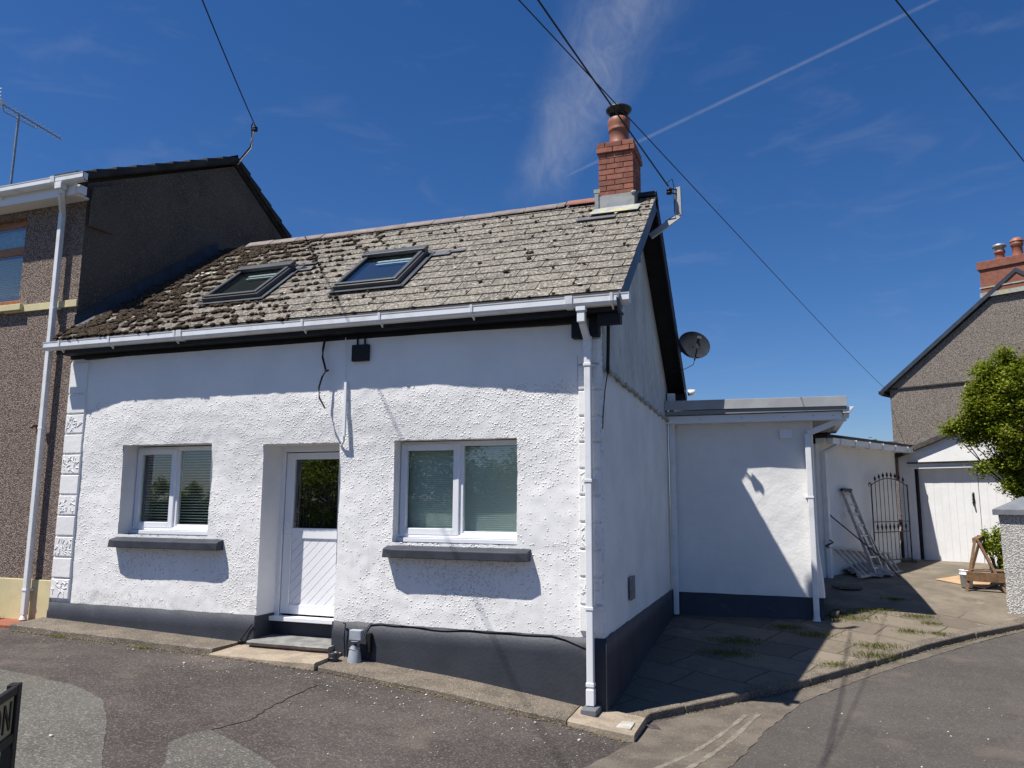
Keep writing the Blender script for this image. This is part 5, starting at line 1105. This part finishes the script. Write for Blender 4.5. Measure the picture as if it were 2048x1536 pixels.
# ============================================================ yard clutter
def ladder(name, label, A, B, wv, n, rail=.03, extra=None):
    A, B, wv = Vector(A), Vector(B), Vector(wv); t = thing(name, label, 'ladder', A, 'ladders by the rear wall'); d = (B - A)
    for sg in (0, 1):
        m = MB(); m.bar(A + wv * sg, B + wv * sg, rail, .055, wv.cross(d)); obj('stile', m, ALU, t, .003)
    for k in range(n):
        c = A + d * ((k + .6) / n); m = MB(); m.bar(c, c + wv, .028, .028, d); obj('rung', m, ALU, t)
    return t
la = ladder('ladder', 'tall aluminium ladder leaning upright against the rear wall', Vector(rx(.98, .50, -1.29)), rx(.81, .05, .22), RU * .34, 8)
ladder('ladder', 'short upper ladder section leaning on the taller ladder', Vector(rx(1.38, .45, -1.29)), rx(.83, .15, -.13), RU * .30, 6)
m = MB(); m.tube([rx(.79, .06, .22), rx(1.18, .06, .22)], .03, 8); obj('foot_bar', m, IRON, la)
# ladder lying on its edge, rungs slanting up to the wall
A, B = Vector(rx(.28, .52, -1.28)), Vector(rx(2.25, .46, -1.30)); A2, B2 = rx(.13, .08, -.80), rx(2.70, .08, -1.0)
t = thing('ladder', 'long aluminium ladder lying on its side along the rear wall', 'ladder', A, 'ladders by the rear wall')
m = MB(); m.bar(A, B, .06, .035); obj('stile', m, ALU, t, .003); m = MB(); m.bar(A2, B2, .06, .035); obj('stile', m, ALU, t, .003)
for k in range(10): f_ = (k + .7) / 10.3; m = MB(); m.bar(A.lerp(B, f_), A2.lerp(B2, f_), .032, .028); obj('rung', m, ALU, t)
m = MB(); m.tube([A2, A2 + Vector((-.05, 0, .03)), rx(.05, .20, -.70), rx(-.06, .2, -.66)], .014, 8); obj('hook', m, IRON, t)
m = MB(); m.tube([rx(1.08, .6, -1.0), rx(.23, .10, -.25)], .011, 6); m.tube([rx(.23, .10, -.25), rx(.20, .09, -.22)], .018, 6); m.tube([rx(1.08, .6, -1.0), rx(1.38, .78, -1.36)], .011, 6)
tag(obj('metal_rod', m, IRON), 'thin dark rod leaning against the rear wall left of the ladders', 'rod')
# wrought iron gate
gt_ = thing('iron_gate', 'arched black wrought iron gate standing open by the rear wall', 'gate', rx(2.25, .12, -1.3))
Gs = rx(1.98, .10, 0); Ge = rx(3.42, .22, 0); gl2 = Ge - Gs
def gq(f_, z): return Gs + gl2 * f_ + Z3 * z
top = lambda f_: .36 + .26 * math.sin(math.pi * min(1, max(0, (f_ - .08) / .92 * .5 + .0)) ) if f_ <= .54 else .36 + .26 * math.sin(math.pi * (.5 * (1 - (f_ - .54) / .46) + .0))
top = lambda f_: .32 + .15 * math.sin(math.pi * f_) ** .8
m = MB()
for f_ in (0, 1): m.bar(gq(f_, -1.25), gq(f_, .36), .02, .02, GV)
m.tube([gq(k / 16, top(k / 16)) for k in range(17)], .009, 6)
for z in (-1.12, -.58, -.38): m.bar(gq(0, z), gq(1, z), .012, .018, Z3)
m.tube([gq(0, .34), gq(-.03, .38), gq(-.07, .34), gq(-.05, .30)], .011, 6); obj('gate_frame', m, IRON, gt_)
for k in range(1, 9):
    m = MB(); f_ = k / 9; zt = top(f_) + .04; m.tube([gq(f_, -1.12), gq(f_, zt)], .006, 6); m.tube([gq(f_, zt - .01), gq(f_, zt + .03), gq(f_, zt + .09)], [.012, .024, .002], 6); m.tube([gq(f_, -.56), gq(f_, -.48), gq(f_, -.40)], [.004, .022, .004], 6); obj('gate_bar', m, IRON, gt_)
# sawhorse
sw = thing('sawhorse', 'small timber sawhorse standing beside the gate pillar', 'sawhorse', (3.0, 15.2, -1.42))
HC = Vector((3.0, 15.05, 0))
m = MB(); m.bar(HC + Vector((-.12, -.02, -.63)), HC + Vector((.10, .62, -.60)), .10, .08); obj('top_beam', m, WOOD, sw, .004)
for (a, b) in (((-.12, 0, -.60), (-.36, -.28, -1.455)), ((-.10, 0, -.60), (.22, -.30, -1.50)), ((.08, .58, -.58), (-.14, .72, -1.38)), ((.10, .58, -.58), (.38, .72, -1.38))):
    m = MB(); m.bar(HC + Vector(a), HC + Vector(b), .055, .04, (1, 0, 0)); obj('leg', m, WOOD, sw, .004)
m = MB(); m.bar(HC + Vector((-.34, -.26, -1.20)), HC + Vector((.36, -.30, -1.22)), .03, .15, (0, 0, 1)); m.bar(HC + Vector((-.30, .0, -1.12)), HC + Vector((.36, .1, -1.12)), .34, .02); obj('cross_board', m, WOOD, sw, .004)
m = MB(); bc = (2.70, 15.03, -1.40); m.lathe(bc, [(0, 0), (.085, 0), (.098, .20), (.105, .20), (.105, .225), (.099, .225), (.10, .27), (.106, .275), (.10, .285), (.092, .28), (.088, .05), (0, .05)], 24)
bkt = thing('paint_bucket', 'white plastic paint bucket on the cardboard by the sawhorse', 'bucket', bc); obj('tub', m, UPVC, bkt)
m = MB(); m.tube([(bc[0] + .05, bc[1], -1.12), (bc[0] + .09, bc[1], -.95)], [.010, .014], 6); obj('brush_handle', m, M('brush', (.6, .45, .2), None, .5), bkt)
m = MB(); m.tube([(bc[0] - .1, bc[1] - .03, -1.15), (bc[0] - .04, bc[1] - .115, -1.235), (bc[0] + .05, bc[1] - .11, -1.24), (bc[0] + .10, bc[1] - .03, -1.15)], .004, 5); obj('bucket_handle', m, IRON, bkt)
cbp = [(2.32, 15.62), (2.80, 16.15), (3.45, 15.75), (2.95, 15.0)]
m = MB(); m.prism([(a, b, yardz(a, b) + .012) for a, b in cbp], (0, 0, .006)); tag(obj('cardboard_sheet', m, M('cardboard', (.48, .32, .18), (.40, .26, .15), .9, 5)), 'flat brown cardboard sheet under the paint bucket', 'cardboard')
m = MB()
for k in range(14): m.blob((3.27 + random.gauss(0, .07), 15.65 + random.gauss(0, .05), -1.28 + random.uniform(-.06, .16)), random.uniform(.05, .1), .06, random.uniform(.05, .09), rnd=.5)
tag(obj('plastic_bag', m, M('blue_plastic', (.10, .35, .62), (.30, .55, .75), .4, 12)), 'crumpled blue plastic bag behind the sawhorse', 'bag')
m = MB(); V = []; n = 26
for j in range(n + 1):
    for i in range(n + 1):
        a, b = i / n * 2 - 1, j / n * 2 - 1; x = 1.22 + a * .46 + b * .10; y = 15.75 + b * .55; r_ = max(0, 1 - (a * a + b * b) * .8)
        h_ = .13 * r_ * (.5 + abs(noise.noise(Vector((a * 2.6, b * 2.6, 2)))) * 2.2) + .03 * abs(noise.noise(Vector((a * 7, b * 7, 5)))) ; V.append((x + .08 * noise.noise(Vector((a * 3, b * 3, 9))), y + .08 * noise.noise(Vector((a * 3, b * 3, 19))), yardz(x, y) + .012 + h_))
m.add(V, [(j * (n + 1) + i, j * (n + 1) + i + 1, (j + 1) * (n + 1) + i + 1, (j + 1) * (n + 1) + i) for j in range(n) for i in range(n) if ((i / n * 2 - 1) ** 2 + (j / n * 2 - 1) ** 2) < 1.0 + .3 * noise.noise(Vector((i * .3, j * .3, 0)))], True)
tag(obj('dust_sheet', m, M('dusty_cloth', (.40, .36, .34), (.22, .20, .19), .95, 4, 30, .6, .006)), 'crumpled grey dust sheet on the ground by the ladder feet', 'dust sheet')
m = MB(); 
for k in range(7): m.blob((1.12 + random.gauss(0, .1), 15.95 + random.gauss(0, .1), -1.22 + random.uniform(-.03, .05)), .08, .06, .035, rnd=.5)
tag(obj('pale_rag', m, M('pale_cloth', (.62, .48, .47), (.7, .66, .62), .9, 7)), 'pale pinkish rag on top of the dust sheet', 'rag')
m = MB(); zd = yardz(.78, 14.2); m.lathe((.80, 14.2, zd), [(0, .045), (.22, .045), (.235, .035), (.235, 0)], 26, False); tag(obj('round_slab', m, CONC), 'flat round slab in the shade beside the side extension', 'slab')
for (x, y, r_, lb) in ((.50, 12.35, .09, 'largest grey stone at the foot of the extension downpipe'), (.62, 12.6, .07, 'smaller grey stone lying just behind the largest one')): m = MB(); m.blob((x, y, yardz(x, y) + r_ * .5), r_, r_ * .8, r_ * .7, rnd=.3); tag(obj('stone', m, CONC), lb, 'stone', 'stones by the downpipe')
# weeds
wl = [(.62, 12.35, 1.5, 'biggest weed clump, in the light beside the extension downpipe'), (.95, 12.75, 1.0, 'low weed clump just right of the biggest one'), (1.22, 12.95, .6, 'thin line of weeds at the shadow edge near the extension'), (1.45, 13.6, .7, 'weed tuft near the tip of the roof shadow'), (1.62, 12.7, .8, 'pale weed tuft in the middle of the sunny paving'), (1.75, 12.4, .6, 'sparse weed in a joint right of the middle of the paving'), (1.42, 11.85, .7, 'dark weed in a slab joint near the kerb bend'), (.93, 10.95, 1.1, 'dense yellow-green weeds in the paving above the kerb'), (.86, 10.5, 1.0, 'yellow-green weeds nearest the kerb on the sunny side'), (.42, 10.0, .7, 'thin yellowish grass strip at the edge of the gable shadow'), (-.75, 10.7, 1.4, 'tall weeds in the shade in front of the side extension'), (-.82, 10.1, 1.3, 'weed patch in the deep shade of the gable'), (-.15, 11.6, .9, 'weeds in the shade below the extension wall'), (.22, 11.3, .9, 'weeds in the shade near the edge of the sunlight'), (1.75, 11.9, .5, 'tiny weed by the kerb on the right'), (-8.2, 7.02, .35, 'tiny yellow weed at the kerb below the left window'), (-6.9, 7.02, .25, 'tiny weed sprig in front of the left slab')]
for x, y, k_, lb in wl:
    t = thing('weed_tuft', lb, 'weed', (x, y, yardz(x, y) if x > -3 else roadz(x, y)), 'weeds growing in the paving joints'); m = MB(); zb_ = t.location.z
    for i in range(int(300 * k_)):
        th_ = random.uniform(0, 6.283); px_, py_ = x + random.gauss(0, .11) * k_ * 1.3, y + random.gauss(0, .07) * k_ * 1.5; h_ = random.uniform(.008, .042) * min(1.3, k_ + .35); l_ = random.uniform(.01, .05)
        b_v = Vector((px_, py_, zb_ + .004)); tip = b_v + Vector((math.cos(th_) * l_, math.sin(th_) * l_, h_)); sd_ = Vector((-math.sin(th_), math.cos(th_), 0)) * random.uniform(.0015, .0045); md_ = b_v.lerp(tip, .6) + Vector((0, 0, h_ * .15))
        m.add([b_v - sd_ * .5, b_v + sd_ * .5, md_ + sd_, tip, md_ - sd_], [(0, 1, 2, 3, 4)])
    obj('leaves', m, WEED, t)
# ============================================================ street name sign, lower left
SR = Vector((-.568, .823, 0)); SN_ = Vector((.823, .568, 0)); S0 = Vector((-4.155, 3.31, 0))       # SR: reading direction, towards the far post
sg = thing('street_sign', 'low street name sign on black posts at the lower left corner', 'sign', S0 + Vector((0, 0, -1.65)))
def sx(r_, n_, z): return S0 + SR * r_ + SN_ * n_ + Z3 * z
def sbox(m, r0, r1, n0, n1, z0, z1): return m.hexa([sx(r0, n0, z0), sx(r1, n0, z0), sx(r1, n1, z0), sx(r0, n1, z0), sx(r0, n0, z1), sx(r1, n0, z1), sx(r1, n1, z1), sx(r0, n1, z1)])
BLKP = M('black_sign_paint', (.012, .012, .012), None, .6)
m = MB(); sbox(m, -.035, .035, -.03, .03, -1.9, -1.035); obj('post', m, BLKP, sg, .006)
m = MB(); sbox(m, -1.35, -1.28, -.03, .03, -1.9, -1.035); obj('post', m, BLKP, sg, .006)
m = MB(); sbox(m, -1.28, -.035, .0, .028, -1.085, -1.04); sbox(m, -1.28, -.035, .0, .028, -1.34, -1.29); obj('sign_frame', m, BLKP, sg, .003)
m = MB(); sbox(m, -1.28, -.036, .004, .014, -1.29, -1.085); obj('name_plate', m, M('cream_plate', (.42, .36, .19), (.36, .3, .16), .6, 6), sg)
m = MB(); z0, z1 = -1.262, -1.112
def bar2(a, b, w=.018): m.bar(sx(a[0], .017, a[1]), sx(b[0], .017, b[1]), w, .006, SN_)
bar2((-.175, z0), (-.175, z1)); bar2((-.085, z0), (-.085, z1)); bar2((-.175, z1 - .005), (-.085, z0 + .005), .02)
m2 = []
for k in range(24):
    a0, a1 = 2 * math.pi * k / 24, 2 * math.pi * (k + 1) / 24; oc = (-.275, (z0 + z1) / 2)
    bar2((oc[0] + .048 * math.cos(a0), oc[1] + .066 * math.sin(a0)), (oc[0] + .048 * math.cos(a1), oc[1] + .066 * math.sin(a1)))
obj('lettering', m, BLKP, sg)
# ============================================================ trees across the road (seen mirrored in the panes)
def road_tree(x, y, h_, r_, lb, seed):
    r = random.Random(seed); zb_ = -1.8; t = thing('roadside_tree', lb, 'tree', (x, y, zb_), 'trees across the road, mirrored in the windows'); m = MB(); m.tube([(x, y, zb_ - .3), (x + .1, y, zb_ + h_ * .4), (x, y, zb_ + h_ * .75)], [.16, .12, .05], 8)
    for k in range(7): a = r.uniform(0, 6.28); m.tube([(x + .05, y, zb_ + h_ * .4), (x + math.cos(a) * r_ * .6, y + math.sin(a) * r_ * .6, zb_ + h_ * r.uniform(.55, .85))], [.06, .02], 6)
    obj('trunk', m, BARK, t); m = MB(); leaves(m, (x, y, zb_ + h_ * .60), (r_ * 1.15, r_, h_ * .42), 9000, .10, 46, r); obj('crown', m, LEAF2 if seed % 2 else LEAF, t)
road_tree(-14.5, -15, 4.5, 2.6, 'dark round tree across the road, left of the others', 1); road_tree(-10.2, -16, 3.8, 2.2, 'lighter tree across the road, in the middle', 2); road_tree(-18.5, -13, 3.7, 2.6, 'light green tree at the far end of the row', 4); road_tree(-6.5, -17, 3.6, 1.8, 'small dark tree at the near end of the row', 5)
rh = thing('reflection_hedge', 'unseen hedge added across the road to fill the pane reflections', 'hedge', (-14, -20, -1.9)); hr_ = random.Random(12)  # unseen hedge, added so the panes don't mirror a bare horizon
m = MB()
for k in range(22): leaves(m, (-49 + k * 2.4, -20 + hr_.uniform(-.3, .3), -.75 if k > 9 else -.3), (1.6, .7, 1.25 if k > 9 else 1.7), 1500 if k > 9 else 2400, .11, 16, hr_)
obj('foliage', m, LEAF, rh); m = MB(); m.box(-51, 3.5, -20.3, -19.8, -2.2, -.2); obj('twigs', m, BARK, rh)
# far trees behind the outbuilding
ft = thing('far_tree', 'small dark tree top far behind the rear extension roof', 'tree', (3.6, 42, -2)); m = MB(); m.tube([(3.6, 42, -2.9), (3.6, 42, 1.5)], [.2, .1], 8); obj('trunk', m, BARK, ft); m = MB(); leaves(m, (3.9, 42, 1.55), (1.3, 1.5, 1.3), 2600, .13, 26, random.Random(9)); obj('crown', m, LEAF2, ft)
